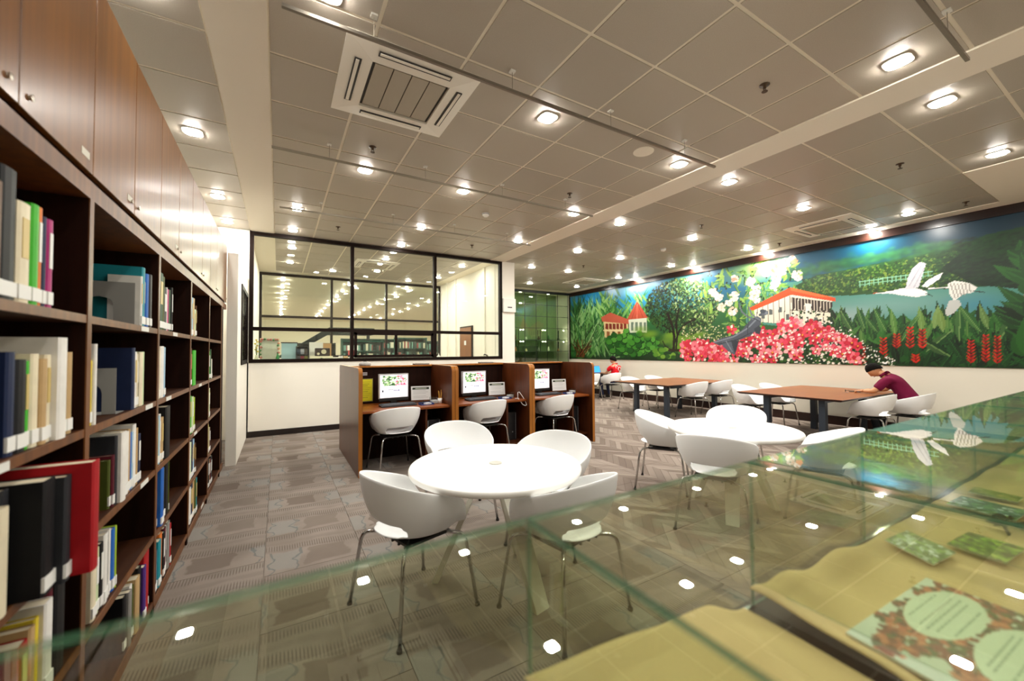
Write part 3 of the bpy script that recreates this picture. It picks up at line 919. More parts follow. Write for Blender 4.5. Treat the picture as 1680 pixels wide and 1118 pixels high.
    pb = tw.children[-1]; pb.rotation_euler = (math.pi / 2, 0, 0); pb.location = (.02, -.2, .12)
pc = thing('pencil_cup', 'small cup of yellow pencils in the left carrel', 'pencil cup', (CX0 + 1.10, 5.20, .745))
MB().lathe([(.001, 0), (.026, 0), (.03, .07), (.026, .07), (.023, .006), (.001, .006)], 18).build('cup', M_paper, pc, True)
for k in range(4):
    a = k * 1.7
    MB().tube([(.008 * math.cos(a), .008 * math.sin(a), .01), (.026 * math.cos(a), .026 * math.sin(a), .15 + .012 * k)], .0035, 6).build('pencil', M_pencil, pc)
pen = tag(MB().tube([(0, 0, 0), (0, 0, .006), (.0, 0, .09), (.012, -.02, .1), (.05, -.07, .02), (.075, -.11, -.06), (.07, -.13, -.085), (.04, -.14, -.09), (.01, -.12, -.075), (-.03, -.06, .012), (-.06, -.02, .004)], .005, 6).build('tethered_pen', M_paper, None, True, (CX0 + CWD + 1.07, 5.08, .746)), 'white pen on a looping cord at the middle carrel desk edge', 'pen')
# yellow notice on the back panel, left carrel
r = Raster(.15, .29, 32, 60, lin('#d9cf1e'))
for k in range(9): r.line([(.02, .255 - k * .026), (.13 - .02 * (k % 3), .255 - k * .026)], .007, lin('#a89d1a'))
r.line([(.01, .15), (.14, .15)], .004, lin('#6f6a1a'))
nt_ = thing('notice_frame', 'yellow printed notice in a thin metal frame, left carrel', 'notice', (1.035, 5.694, .785))
r.build('sheet', ((-.075, -.0075, .0), (1, 0, 0), (0, 0, 1)), M_print, nt_)
MB().box(-.085, .085, -.006, 0, -.01, .30).build('frame', P('notice_frame_metal', '#8f8a55', .4, metal=.5), nt_)
lb = tag(MB().box(-.035, .035, -.004, 0, 0, .042).build('desk_label', P('label_grey', '#b9b2b4', .6), None, False, (1.01, 5.694, 1.13)), 'small pale label above the yellow notice', 'label')
MB().box(-.028, .028, -.0045, -.004, .018, .024).build('label_text', M_dark, lb)
# loose things on top of the carrels
bg = tag(MB().lathe([(.001, 0), (.055, 0), (.066, .012), (.06, .034), (.042, .05), (.02, .056), (.001, .055)], 18, sx=1.25, sy=.9).build('crumpled_bag', P('grey_bag', '#a29d98', .8, var=(18, .35), bump=(30, .8)), None, True, (1.02, 5.715, 1.258)), 'small grey rounded bundle on the top rail of the left carrel', 'bag')
MB().tube([(-.03, 0, .045), (-.012, 0, .062), (.014, 0, .062), (.03, 0, .045)], .004, 6).build('handle', M_dark, bg)
for bx, l in ((1.80, 'thin folder lying on the top rail, left carrel'), (2.85, 'thin folder lying on the top rail, middle carrel')):
    fo = tag(MB().box(-.11, .11, -.05, .05, 0, .006).box(-.108, .106, -.048, .048, .007, .012).box(-.11, -.106, -.05, .05, 0, .018).box(-.11, .11, -.05, .05, .012, .018).build('folder', P('folder_grey', '#7b746d', .6), None, False, (bx, 5.715, 1.258)), l, 'folder', 'folders on the carrel rails')

# ================================================================== bookcase along the left
M_bk = wood('bookcase_dark_shaded', '#170904', '#281006', .6, 0, axis=2, spec=.1)  # dark wood, made near black so its colour carries the interior shade too
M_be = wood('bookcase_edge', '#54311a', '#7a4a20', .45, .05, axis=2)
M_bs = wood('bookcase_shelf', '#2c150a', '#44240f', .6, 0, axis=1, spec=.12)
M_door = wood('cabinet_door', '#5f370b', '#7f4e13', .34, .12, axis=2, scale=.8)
XF, XBK = -.58, -.94
DIV = [1.03 + .955 * k for k in range(6)]
SH = [1.585, 1.185, .805, .445, .085]
bc = thing('bookcase', 'long dark wooden bookcase full of books along the left side', 'bookcase', (XF, DIV[0], 0))
def bl(o): o.location = (-XF, -DIV[0], 0); return o
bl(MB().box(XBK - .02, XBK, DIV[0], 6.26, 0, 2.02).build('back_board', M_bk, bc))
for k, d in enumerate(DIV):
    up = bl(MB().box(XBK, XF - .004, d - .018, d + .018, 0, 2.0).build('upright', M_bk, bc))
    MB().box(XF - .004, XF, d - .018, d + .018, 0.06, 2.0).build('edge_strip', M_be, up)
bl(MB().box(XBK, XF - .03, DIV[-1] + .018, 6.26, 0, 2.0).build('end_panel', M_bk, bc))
for k in range(5):
    for z in SH:
        s = bl(MB().box(XBK, XF - .008, DIV[k] + .018, DIV[k + 1] - .018, z - .028, z).build('shelf', M_bs, bc))
        MB().box(XF - .008, XF - .002, DIV[k] + .018, DIV[k + 1] - .018, z - .028, z).build('shelf_edge', M_be, s)
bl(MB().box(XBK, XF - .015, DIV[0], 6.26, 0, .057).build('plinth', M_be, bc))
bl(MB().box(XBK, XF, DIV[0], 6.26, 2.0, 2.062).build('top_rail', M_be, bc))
M_wtag = P('white_tag', '#dcdcd6', .6)
for k, zi, dy in [(0, 1, .35), (1, 0, .62), (1, 1, .72), (1, 2, .66), (2, 0, .35), (2, 1, .2), (3, 1, .4), (3, 2, .2), (3, 4, .6)]:
    bl(MB().box(XF - .002, XF + .0005, DIV[k] + dy, DIV[k] + dy + .13, SH[zi] - .026, SH[zi] - .003).build('shelf_tag', M_wtag, bc))
# cupboards above
cb = thing('wall_cabinets', 'row of glossy brown cupboard doors above the bookcase', 'cabinet', (XF, DIV[0], 2.085))
def cl(o): o.location = (-XF, -DIV[0], -2.085); return o
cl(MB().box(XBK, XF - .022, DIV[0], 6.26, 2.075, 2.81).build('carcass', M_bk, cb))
M_knob = P('key_knob', '#b9b2a4', .25, metal=.9)
M_sticker = P('door_sticker', '#c9c3b4', .6)
for k in range(11):
    y0 = DIV[0] + .4775 * k; y1 = min(y0 + .4775, 6.26)
    if y1 - y0 < .1: continue
    d = cl(bevel(MB().box(XF - .02, XF, y0 + .0022, y1 - .0022, 2.09, 2.81).build('door', M_door, cb), .002))
    yk = y1 - .05 if k % 2 == 0 else y0 + .05
    kn = MB().lathe([(.001, 0), (.007, 0), (.0065, .003), (.009, .004), (.009, .007), (.001, .008)], 14).build('lock_knob', M_knob, d)
    kn.rotation_euler = (0, math.pi / 2, 0); kn.location = (XF, yk, 2.135)
    if k in (1, 2, 4): MB().box(XF - .001, XF + .0008, y1 - .1, y1 - .035, 2.13, 2.155).build('sticker', M_sticker, d)

# ---------------------------------------------------------------- books
PAL = dict(black='#121214', charcoal='#2b2c30', grey='#85837f', white='#e4e2dc', cream='#e0d5b8', tan='#b99a6c', brown='#5a3a22', navy='#172446', blue='#2461b4',
           teal='#1f8794', lightblue='#9fc0d6', green='#3fae2a', darkgreen='#1d4427', olive='#4a531c', lime='#a8c33c', yellow='#ddc63a', orange='#d8752c',
           red='#a3141c', maroon='#541220', pink='#d24a86', magenta='#a8246e', purple='#4a2a75', palegreen='#c5d6a8')
CNAME = dict(lightblue='light blue', darkgreen='dark green', palegreen='pale green')
def bmat(c): return P('book_' + c, PAL[c], .55, spec=.22, var=(14, .18))
M_pages = P('book_pages', '#d8ccb0', .8)
M_lab = P('call_number_label', '#e6e6e2', .6)
M_title = P('title_strip', '#c9b06a', .5)
BAYN = ['nearest', 'second', 'third', 'fourth', 'farthest']
SHN = ['top', 'second', 'middle', 'fourth', 'bottom']
def book(bay, sh, y, c, t, h, d, n, of, prot=0., lean=0., style=0):
    """spine faces the room; y: near side of the book"""
    x = XF - .022 + prot
    m = [bmat(c), M_pages]
    b = MB()
    cv = .0025
    b.box(-d, 0, 0, cv, 0, h).box(-d, 0, t - cv, t, 0, h)
    # rounded spine
    vs = []
    for z in (0, h):
        for k in range(5):
            a = -math.pi / 2 + math.pi * k / 4
            vs.append((math.cos(a) * min(.006, t * .3), t / 2 + math.sin(a) * t / 2, z))
    b.add(vs, [(k, k + 1, 6 + k, 5 + k) for k in range(4)] + [(0, 5, 9, 4), tuple(range(5))[::-1], tuple(range(5, 10))])
    cn = CNAME.get(c, c)
    size = 'thick' if t > .038 else 'slim' if t < .02 else ('tall' if h > .29 else 'small' if h < .21 else '')
    lab = ('%s %s book, %s from the left on the %s shelf of the %s bay' % (size, cn, ORD[n], SHN[sh], BAYN[bay])).strip()
    o = tag(b.build('book', m[0], None, False, (x, y, SH[sh])), lab, 'book', 'books in the long bookcase')
    if lean: o.rotation_euler = (lean, 0, 0)
    MB().box(-d + .004, -.001, cv, t - cv, .003, h - .003).build('pages', M_pages, o)
    if style != 3:
        r_ = min(.006, t * .3)
        MB().box(-.004, r_ + .0012, .0015, t - .0015, .012, .05).build('spine_label', M_lab, o)
    if style in (1, 2) and t > .014:
        sc = PAL
        mm = M_title if style == 1 else M_lab
        MB().box(-.002, min(.006, t * .3) + .0006, t * .25, t * .75, h * .45, h * .85).build('title_strip', mm, o)
    return o
def row(bay, sh, spec, start=None, end=None):
    """spec: (colour, thickness mm, height mm[, depth mm, protrusion mm, style])"""
    w = sum(s[1] for s in spec) / 1000 + .0012 * len(spec)
    y = (DIV[bay] + .018 + start) if start is not None else (DIV[bay + 1] - .02 - (end or 0) - w)
    for n, s in enumerate(spec):
        c, t, h = s[0], s[1] / 1000, s[2] / 1000
        d = (s[3] if len(s) > 3 else 200) / 1000
        pr = (s[4] if len(s) > 4 else rnd.choice([0, 0, 2, 5, -4])) / 1000
        st = s[5] if len(s) > 5 else rnd.choice([0, 1, 2, 0])
        book(bay, sh, y, c, t, h, d, n, len(spec), pr, 0, st)
        y += t + .0012
def bookend(bay, sh, dy, label, h=.17, w=.14):
    y = DIV[bay] + .018 + dy
    p = [(-.16, 0), (-.025, 0), (-.025, h - .03), (-.055, h), (-.13, h), (-.16, h - .03)]
    b = MB()
    # plate with an arched window: two posts and a top arch
    b.box(-.02 - w, -.02 - w * .75, 0, .002, 0, h).box(-.02 - w * .32, -.02, 0, .002, 0, h).box(-.02 - w * .75, -.02 - w * .32, 0, .002, h * .66, h)
    for k in range(6):
        a0, a1 = math.pi * k / 6, math.pi * (k + 1) / 6; cx, rr = -.02 - w * .535, w * .215
        b.add([(cx + rr * math.cos(a), yy, z) for yy in (0, .002) for a, z in ((a0, h * .66 - .001 - (1 - math.sin(a0)) * h * .2), (a1, h * .66 - .001 - (1 - math.sin(a1)) * h * .2), (a1, h * .66), (a0, h * .66))], [(0, 1, 2, 3), (4, 7, 6, 5)])
    o = tag(b.build('bookend', P('bookend_grey', '#9a9a96', .45, metal=.1), None, False, (XF - .01, y, SH[sh])), label, 'bookend', 'grey metal bookends')
    MB().box(-.16, -.02, 0, .11, 0, .0015).build('foot_plate', MATS['bookend_grey'], o)
    return o
# nearest bay
row(0, 0, [('charcoal', 40, 300), ('brown', 44, 290), ('black', 70, 340, 200, 2, 0), ('cream', 64, 272, 200, 4, 1), ('green', 40, 285, 200, 5, 0), ('orange', 28, 288, 200, 0, 2), ('navy', 24, 268, 200, 0, 0), ('magenta', 34, 268, 200, 2, 2)], end=.21)
row(0, 1, [('navy', 40, 270), ('black', 50, 250), ('green', 26, 245), ('cream', 40, 265), ('tan', 36, 250), ('cream', 34, 262, 190), ('white', 60, 315, 215, 16, 3), ('teal', 24, 262), ('palegreen', 18, 225), ('tan', 40, 270, 190, 0, 0)], end=.05)
row(0, 2, [('brown', 40, 250), ('lightblue', 30, 255), ('teal', 24, 240), ('cream', 46, 265, 200, 20, 3), ('charcoal', 36, 300, 220, 4, 3), ('black', 66, 305, 240, 66, 0), ('charcoal', 40, 296, 240, 84, 0), ('red', 52, 322, 250, 128, 3), ('black', 40, 300, 240, 60, 3)], end=.21)
row(0, 3, [('red', 46, 210), ('tan', 30, 230), ('yellow', 24, 240), ('white', 50, 265, 200, 12, 0), ('maroon', 30, 280, 200, 0, 3), ('black', 70, 290, 200, 6, 3)], end=.08)
row(0, 4, [('brown', 40, 240), ('lime', 26, 250), ('cream', 40, 260), ('white', 34, 262), ('maroon', 34, 270), ('black', 50, 260)], end=.16)
# second bay
row(1, 0, [('white', 22, 250, 120, 4, 1), ('teal', 48, 300, 200, 3, 0), ('lightblue', 26, 275), ('blue', 44, 280, 200, 2, 0), ('charcoal', 34, 285), ('grey', 22, 285)], end=.06)
bookend(1, 0, .62, 'grey metal bookend with arched hole on top shelf, second bay', .21, .24)
row(1, 1, [('olive', 24, 220), ('yellow', 22, 240, 200, 5, 0), ('white', 22, 300, 215, 12, 3)], start=.01)
row(1, 1, [('navy', 40, 290, 210, 10, 3), ('blue', 30, 290), ('white', 36, 272), ('cream', 20, 262), ('charcoal', 18, 262), ('cream', 52, 270, 200, 3, 3), ('palegreen', 30, 272, 200, 0, 3)], end=.17)
bookend(1, 1, .38, 'grey metal bookend before blue books on second shelf, second bay', .2)
row(1, 2, [('olive', 22, 200), ('maroon', 26, 215), ('charcoal', 26, 290, 200, 4, 3), ('white', 62, 300, 215, 18, 3), ('darkgreen', 40, 280, 200, 6, 2), ('white', 46, 285, 200, 4, 0), ('tan', 26, 290), ('blue', 26, 270), ('lightblue', 24, 268), ('white', 44, 300, 200, 0, 0), ('tan', 30, 275), ('navy', 44, 240, 200, 0, 2)], start=.28)
row(1, 3, [('cream', 44, 240), ('palegreen', 40, 250), ('black', 36, 255), ('white', 40, 275, 200, 4, 0), ('charcoal', 32, 262), ('white', 26, 270), ('blue', 34, 260), ('lime', 16, 262)], start=.1)
row(1, 4, [('black', 40, 250), ('grey', 40, 250, 200, 10, 3), ('white', 30, 262), ('olive', 24, 245), ('tan', 60, 262, 210, 12, 3), ('black', 44, 290, 210, 6, 3), ('purple', 44, 270, 200, 16, 0), ('red', 90, 320, 230, 8, 3), ('cream', 24, 230, 200, 0, 0)], end=.02)
# third bay
row(2, 0, [('darkgreen', 90, 330, 220, 8, 1), ('olive', 40, 318, 200, 6, 0), ('charcoal', 80, 262, 200, 2, 2), ('white', 14, 270), ('pink', 40, 262, 200, 0, 0), ('darkgreen', 50, 265, 200, 0, 0), ('black', 30, 285)], start=.03)
row(2, 1, [('cream', 60, 300, 200, 6, 3), ('cream', 40, 282), ('white', 70, 305, 200, 3, 3), ('lightblue', 50, 300, 200, 0, 0)], start=.02)
row(2, 2, [('yellow', 40, 262, 200, 4, 0), ('lightblue', 30, 280), ('white', 40, 285), ('tan', 60, 260, 200, 2, 1), ('black', 120, 315, 230, 12, 3)], start=.04)
row(2, 3, [('charcoal', 40, 240), ('blue', 60, 330, 220, 20, 0), ('black', 110, 300, 230, 4, 0), ('yellow', 30, 320, 200, -10, 3), ('black', 60, 315, 220, 2, 3), ('olive', 14, 318)], start=.05)
row(2, 4, [('charcoal', 50, 240), ('lightblue', 24, 225), ('teal', 60, 265, 200, 8, 0), ('orange', 56, 285, 200, 0, 3), ('black', 44, 270), ('maroon', 50, 280), ('white', 20, 282), ('grey', 60, 290, 200, 4, 3), ('red', 30, 262)], start=.04)
bookend(2, 0, .02, 'grey metal bookend beside the dark green books, third bay', .15)
# fourth bay
row(3, 0, [('black', 60, 300, 200, 4, 0), ('lightblue', 60, 305), ('white', 20, 300), ('tan', 80, 310, 200, 0, 3), ('palegreen', 60, 225), ('brown', 26, 260)], start=.03)
row(3, 1, [('darkgreen', 70, 300, 200, 3, 3), ('red', 50, 210), ('brown', 30, 300), ('green', 130, 285, 210, 6, 3)], start=.03)
row(3, 2, [('lime', 80, 290), ('green', 60, 300), ('palegreen', 60, 290), ('olive', 50, 280), ('lime', 40, 275)], start=.03)
row(3, 3, [('blue', 60, 290), ('white', 40, 300), ('palegreen', 40, 295), ('navy', 60, 305), ('maroon', 40, 270), ('lightblue', 60, 290), ('brown', 30, 250)], start=.02)
row(3, 4, [('purple', 50, 300), ('cream', 70, 305), ('white', 60, 285), ('navy', 100, 300), ('tan', 70, 310), ('olive', 40, 290), ('teal', 60, 290)], start=.03)
# farthest bay
row(4, 0, [('cream', 70, 290, 200, 4, 3), ('tan', 30, 285)], start=.05)
row(4, 1, [('brown', 50, 280), ('green', 70, 280), ('darkgreen', 60, 300), ('lime', 40, 270), ('white', 20, 200)], start=.05)
row(4, 2, [('cream', 70, 300, 200, 4, 3), ('palegreen', 50, 280), ('cream', 50, 285)], start=.05)
row(4, 3, [('orange', 50, 270), ('lime', 60, 285), ('cream', 60, 250), ('brown', 60, 240)], start=.05)
row(4, 4, [('maroon', 80, 280), ('grey', 40, 260), ('black', 80, 285), ('tan', 60, 270), ('maroon', 50, 262), ('charcoal', 70, 280)], start=.05)
cam_box = thing('small_camera', 'small dark device standing on the dark green books, third bay', 'device', (XF - .09, DIV[2] + .14, SH[0] + .331))
bevel(MB().box(-.03, .03, -.04, .04, 0, .05).build('body', P('device_grey', '#3f4a50', .4), cam_box), .006)
MB().lathe([(.001, 0), (.016, 0), (.016, .02), (.001, .02)], 14, (0, 0, .05)).build('dial', M_silver, cam_box)

# ================================================================== glass display cases in the foreground
ZG, YG, YN = 1.21, .494, -.02
G_top = glass('case_glass', (.93, .95, .885), .035)
M_gedge = P('glass_edge_green', '#2f6b55', .15, spec=.6)
def glass_edge():
    m = bpy.data.materials.new('green_glass_edge'); m.use_nodes = True; MATS['green_glass_edge'] = m
    nt = m.node_tree; b = nt.nodes['Principled BSDF']
    b.inputs['Base Color'].default_value = (*lin('#6fa58c'), 1); b.inputs['Roughness'].default_value = .12
    b.inputs['Transmission Weight'].default_value = .0; b.inputs['Alpha'].default_value = .6
    return m
M_ge = glass_edge()
M_cbase = wood('case_base', '#24140a', '#3a2212', .5, .05, axis=0)
XC = [-.254 + .566 * k for k in range(8)]
CASE = ['first display case from the bookcase', 'second display case from the bookcase', 'third display case from the bookcase', 'fourth display case from the bookcase', 'fifth display case from the bookcase', 'sixth display case from the bookcase', 'last display case towards the mural']
def pane(b, x0, x1, y0, y1, z0, z1):
    """thin sheet whose narrow sides use the green edge"""
    b.box(x0, x1, y0, y1, z0, z1)
    dims = [x1 - x0, y1 - y0, z1 - z0]; thin = dims.index(min(dims))
    ax = [2, 2, 1, 0, 1, 0]
    b.m[-6:] = [0 if a == thin else 1 for a in ax]
    return b
ZD = .905
for k in range(7):
    x0, x1 = XC[k], XC[k + 1]
    t = thing('display_case', 'glass topped %s' % CASE[k], 'display case', (x0, 0, 0), 0, 'glass display cases in a row')
    def L(o, x0=x0): o.location = (-x0, 0, 0); return o
    th = .006
    L(pane(MB(), x0 + .0015, x1 - .0015, YN, YG, ZG - th, ZG).build('top_pane', [G_top, M_ge], t))
    L(pane(MB(), x0 + .0015, x1 - .0015, YG - th, YG - .0005, ZD + .002, ZG - th - .0005).build('front_pane', [G_top, M_ge], t))
    if k: L(pane(MB(), x0 - .002, x0 + .002, YN, YG - th - .001, ZD + .05, ZG - th - .001).build('side_pane', [G_top, M_ge], t))
    L(pane(MB(), x0 + .0015, x1 - .0015, YN, YN + th, ZD + .002, ZG - th - .0005).build('back_pane', [G_top, M_ge], t))
    L(MB().box(x0, x1, YN - .01, YG + .012, .06, ZD).build('cabinet_base', M_cbase, t))
    L(MB().box(x0, x1, YN + .03, YG - .03, 0, .06).build('plinth', M_base, t))

# burlap lining, folded and rumpled
def burlap():
    m, nt, b = new_mat('burlap')
    tc = nt.nodes.new('ShaderNodeTexCoord'); sp = nt.nodes.new('ShaderNodeSeparateXYZ'); nt.links.new(tc.outputs['Object'], sp.inputs[0])
    x, y = N(nt, sp.outputs[0]), N(nt, sp.outputs[1])
    wv = ((x * 1500).sin() * (y * 1500).sin()).sm(-.6, .8)
    n = N(nt, noise(nt, tc.outputs['Object'], 6, 4).outputs[0])
    c = mixc(nt, n, lin('#dcc493'), lin('#e9d4a8'))
    c = mixc(nt, wv * .3, c, lin('#b59a6e'))
    nt.links.new(c, b.inputs['Base Color']); b.inputs['Roughness'].default_value = .9; b.inputs['Specular IOR Level'].default_value = .1
    return m
M_bur = burlap()
def cloth(name, label, x0, x1, y0, y1, fn, nx, ny):
    g = MB().grid(lambda u, v: (x0 + (x1 - x0) * u, y0 + (y1 - y0) * v, fn(x0 + (x1 - x0) * u, y0 + (y1 - y0) * v)), nx, ny)
    o = tag(g.build(name, M_bur, None, True), label, 'cloth', 'burlap cloths in the cases')
    s = o.modifiers.new('thick', 'SOLIDIFY'); s.thickness = .003; s.offset = 1
    return o
def f1(x, y):
    a = (.088 - .095 * (x - .30)) * math.exp(-((y - .475) / .15) ** 2) + .012 * math.exp(-((x - .66) / .07) ** 2 - ((y - .42) / .06) ** 2)
    return ZD + .003 + a * (1 - .8 * sstep(.70, .82, x)) + .003 * math.sin(x * 21 + y * 9)
cloth('burlap_cloth', 'bulging burlap cloth at the left end of the display cases', .30, .832, .0, .484, f1, 40, 34)
def f2(x, y):
    a = .05 * math.exp(-((x - .97) / .10) ** 2 - ((y - .455) / .07) ** 2) + .03 * math.exp(-((x - 1.22) / .12) ** 2 - ((y - .46) / .04) ** 2)
    a += .034 * math.exp(-((x - .845) / .05) ** 2) * sstep(.12, .3, y)
    return ZD + .004 + a + .003 * math.sin(x * 17 + y * 13) + .012 * math.exp(-((y - .27 - (x - 1.1) * .06) / .05) ** 2) * sstep(.83, .95, x) * .3
cloth('burlap_cloth', 'flat burlap cloth under the photographs in the display cases', .846, 3.69, .0, .478, f2, 190, 34)
# picture boards and photographs
def quad_frame(p0, p1, p3):
    """corner, corner along the width, corner along the height, as numpy unit axes"""
    p0, p1, p3 = (np.array(a, float) for a in (p0, p1, p3))
    w, h = np.linalg.norm(p1 - p0), np.linalg.norm(p3 - p0)
    return p0, (p1 - p0) / w, (p3 - p0) / h, w, h
def lay_picture(name, label, cat, corners, painter, thick=.004, n=70, group=None):
    p0, ex, ey, w, h = quad_frame(*corners)
    r = Raster(w, h, n, max(8, int(n * h / w)))
    painter(r)
    q = [p0, p0 + ex * w, p0 + ex * w + ey * h, p0 + ey * h]
    dn = np.array((0, 0, -thick))
    vs = [tuple(a - np.array((0, 0, .0006))) for a in q] + [tuple(a + dn) for a in q]
    o = tag(MB().add(vs, [(0, 1, 2, 3), (4, 7, 6, 5), (0, 4, 5, 1), (1, 5, 6, 2), (2, 6, 7, 3), (3, 7, 4, 0)]).build(name, P('board_core', '#dfe3da', .6)), label, cat, group)
    r.build('print', (p0, ex, ey), painted('photo_print', .35), o)
    return o
def berries(r):
    r.C[:] = lin('#cfe0da')
    rg = random.Random(5)
    for k in range(1500):
        x, y = rg.uniform(.0, r.w), rg.uniform(0, r.h)
        if x / r.w < .10 + .10 * math.sin(y * 60) or y / r.h > .95 + .04 * math.sin(x * 70) - .3 * max(0, .25 - x / r.w): continue
        r.ell(x, y, .0075, .0065, lin(rg.choice(['#8e3b26', '#5d2417', '#b35a3c', '#3d3a22', '#4d5a2c', '#7a2f20', '#c77a58'])), rg.uniform(0, 3))
    for cx, cy, rx, ry in ((.64, .72, .31, .17), (.52, .30, .30, .15)):
        r.ell(r.w * cx, r.h * cy, r.w * rx, r.h * ry * 1.25, lin('#cfe3d3'))
        for q in range(7):
            yy = r.h * cy + (q - 3) * r.h * ry * .27; hw = r.w * rx * (.78 - .06 * abs(q - 3))
            for s in range(9):
                a = -hw + 2 * hw * s / 9
                r.line([(r.w * cx + a, yy), (r.w * cx + a + hw * .16, yy)], .0022, lin('#7f988a'))
zp = ZD + .030
lay_picture('information_board', 'information board with red berries and two text ovals in the case', 'board', ((.868, .10, zp), (1.235, .085, zp), (.895, .335, zp)), berries, .005, 130)
def leaves(cols, spots, seed):
    def f(r):
        r.C[:] = lin(cols[0]); rg = random.Random(seed)
        for k in range(170):
            r.leaf(rg.uniform(-.01, r.w), rg.uniform(-.01, r.h), rg.uniform(.012, .035), rg.uniform(.003, .007), rg.uniform(0, 6.3), lin(rg.choice(cols)), .9)
        for k in range(9): r.ell(rg.uniform(0, r.w), rg.uniform(0, r.h), .007, .006, lin(rg.choice(spots)))
    return f
zp = ZD + .022
lay_picture('leaf_photograph', 'green leaf photograph with pale sky, left of the leaf pair', 'photograph', ((1.375, .335, zp), (1.505, .325, zp), (1.44, .445, zp)), leaves(['#5c8030', '#8fb84a', '#33521f', '#c3d8c8', '#7aa63c'], ['#e4f0f4', '#cfe2e6'], 1), .003, 60, 'photographs in the display cases')
lay_picture('leaf_photograph', 'bright green leaf photograph, right of the leaf pair', 'photograph', ((1.535, .248, zp), (1.69, .238, zp), (1.55, .352, zp)), leaves(['#4a7020', '#98cc3c', '#2c4a18', '#b9e05c', '#6c9c2c'], ['#2a2417', '#d9ec86'], 2), .003, 60, 'photographs in the display cases')
lay_picture('leaf_photograph', 'wide dark green landscape photograph behind the leaf pair', 'photograph', ((1.935, .29, zp), (2.085, .285, zp), (1.95, .44, zp)), leaves(['#3d6a3f', '#284a33', '#6aa85a', '#b8dcd8', '#4f8a4c'], ['#cfe6ec', '#9fd85a'], 3), .003, 60, 'photographs in the display cases')
lay_picture('leaf_photograph', 'yellow green photograph farthest along the display cases', 'photograph', ((2.165, .32, zp), (2.26, .32, zp), (2.18, .435, zp)), leaves(['#7c8c35', '#a5ad55', '#5f7a2f', '#8a9a45'], ['#c6c078'], 4), .003, 50, 'photographs in the display cases')
tw = tag(MB().tube([(1.78, .28, ZD + .02), (1.84, .30, ZD + .03), (1.90, .285, ZD + .022), (1.96, .25, ZD + .02)], [.004, .005, .004, .002], 6).build('dried_twig', P('twig_brown', '#4b4a2c', .8), None, True), 'dried twig with curled leaves on the burlap', 'twig')
for k in range(8):
    a = k * 1.3
    MB().add([(1.80 + k * .018, .29, ZD + .028), (1.81 + k * .018 + .02 * math.cos(a), .29 + .03 * math.sin(a), ZD + .04), (1.80 + k * .018 + .04 * math.cos(a), .29 + .045 * math.sin(a), ZD + .026), (1.79 + k * .018 + .02 * math.cos(a), .29 + .02 * math.sin(a), ZD + .03)], [(0, 1, 2, 3)]).build('dried_leaf', MATS['twig_brown'], tw)

# ================================================================== glazed workroom and the hall beyond
YP = 12.3
struct(MB().box(-.56, -.44, YW + .12, YP + .06, 0, H).build('wall_workroom_left', M_wall))
wr = MB().box(4.5, 4.74, YW + .34, YP + .06, 0, H)
for y in (9.0, 10.9, 11.6): wr.box(4.46, 4.5, y, y + .12, 0, H)
struct(wr.build('wall_workroom_right', M_wall))
struct(MB().box(-.44, 4.5, YP - .05, YP + .05, 0, 1.3).build('wall_workroom_far', M_wall))
M_frame2 = P('frame_grey_brown', '#241c16', .5, spec=.15)
partition('window_4', YP, [-.44, 1.29, 2.8, 4.5], [1.3, 2.40, H - .01], .06, .08, M_frame2)
M_dw = wood('door_wood', '#7a4a28', '#9a6236', .4, .2)
dr = struct(MB().box(4.462, 4.5, 9.76, 10.58, 0, 2.14).build('door_1', M_frame2))
MB().box(4.452, 4.49, 9.80, 10.54, .01, 2.10).build('leaf', M_dw, dr)
MB().box(4.448, 4.452, 10.12, 10.24, 1.62, 1.74).build('door_sign', M_paper, dr)
MB().tube([(4.452, 10.46, 1.02), (4.40, 10.46, 1.02), (4.40, 10.36, 1.02)], .009, 8).build('handle', M_chrome, dr)

wt = thing('counter', 'long white counter behind the partition window', 'counter', (0, 8.6, 0))
MB().box(-.43, 4.49, -.28, .3, 1.225, 1.262).build('worktop', M_lam, wt)
for x in (-.4, 1.2, 2.8, 4.46): MB().box(x - .015, x + .015, -.26, .28, 0, 1.225).build('support', M_white, wt)
ZC = 1.262
# items along the counter, left to right
vs_ = thing('flower_vase', 'tall narrow vase of yellow flowers at the left window corner', 'vase', (-.34, 8.55, ZC))
MB().lathe([(.001, 0), (.03, 0), (.035, .06), (.02, .12), (.024, .14), (.018, .14), (.001, .13)], 16).build('vase', P('vase_pale', '#cfd3b5', .3), vs_, True)
for k in range(7):
    a = k * 2.4; z = .2 + .035 * k
    st = MB().tube([(0, 0, .1), (.02 * math.cos(a), .02 * math.sin(a), z)], .003, 5).build('stem', P('stem_green', '#5f7d3a', .6), vs_)
    MB().lathe([(.001, -.012), (.02, 0), (.012, .016), (.001, .018)], 8, (.02 * math.cos(a), .02 * math.sin(a), z)).build('flower', P('flower_yellow', '#d9c24a', .6), st, True)
gf = thing('floral_picture', 'pale picture frame trimmed with pink and green flowers', 'picture frame', (-.14, 8.62, ZC), .1)
MB().box(-.13, .13, 0, .015, .03, .42).build('picture', P('frame_picture', '#c2c6b3', .6, var=(20, .15)), gf)
MB().box(-.15, .15, .002, .02, 0, .45).build('board', P('frame_board', '#d7cfbd', .6), gf)
rg = random.Random(9)
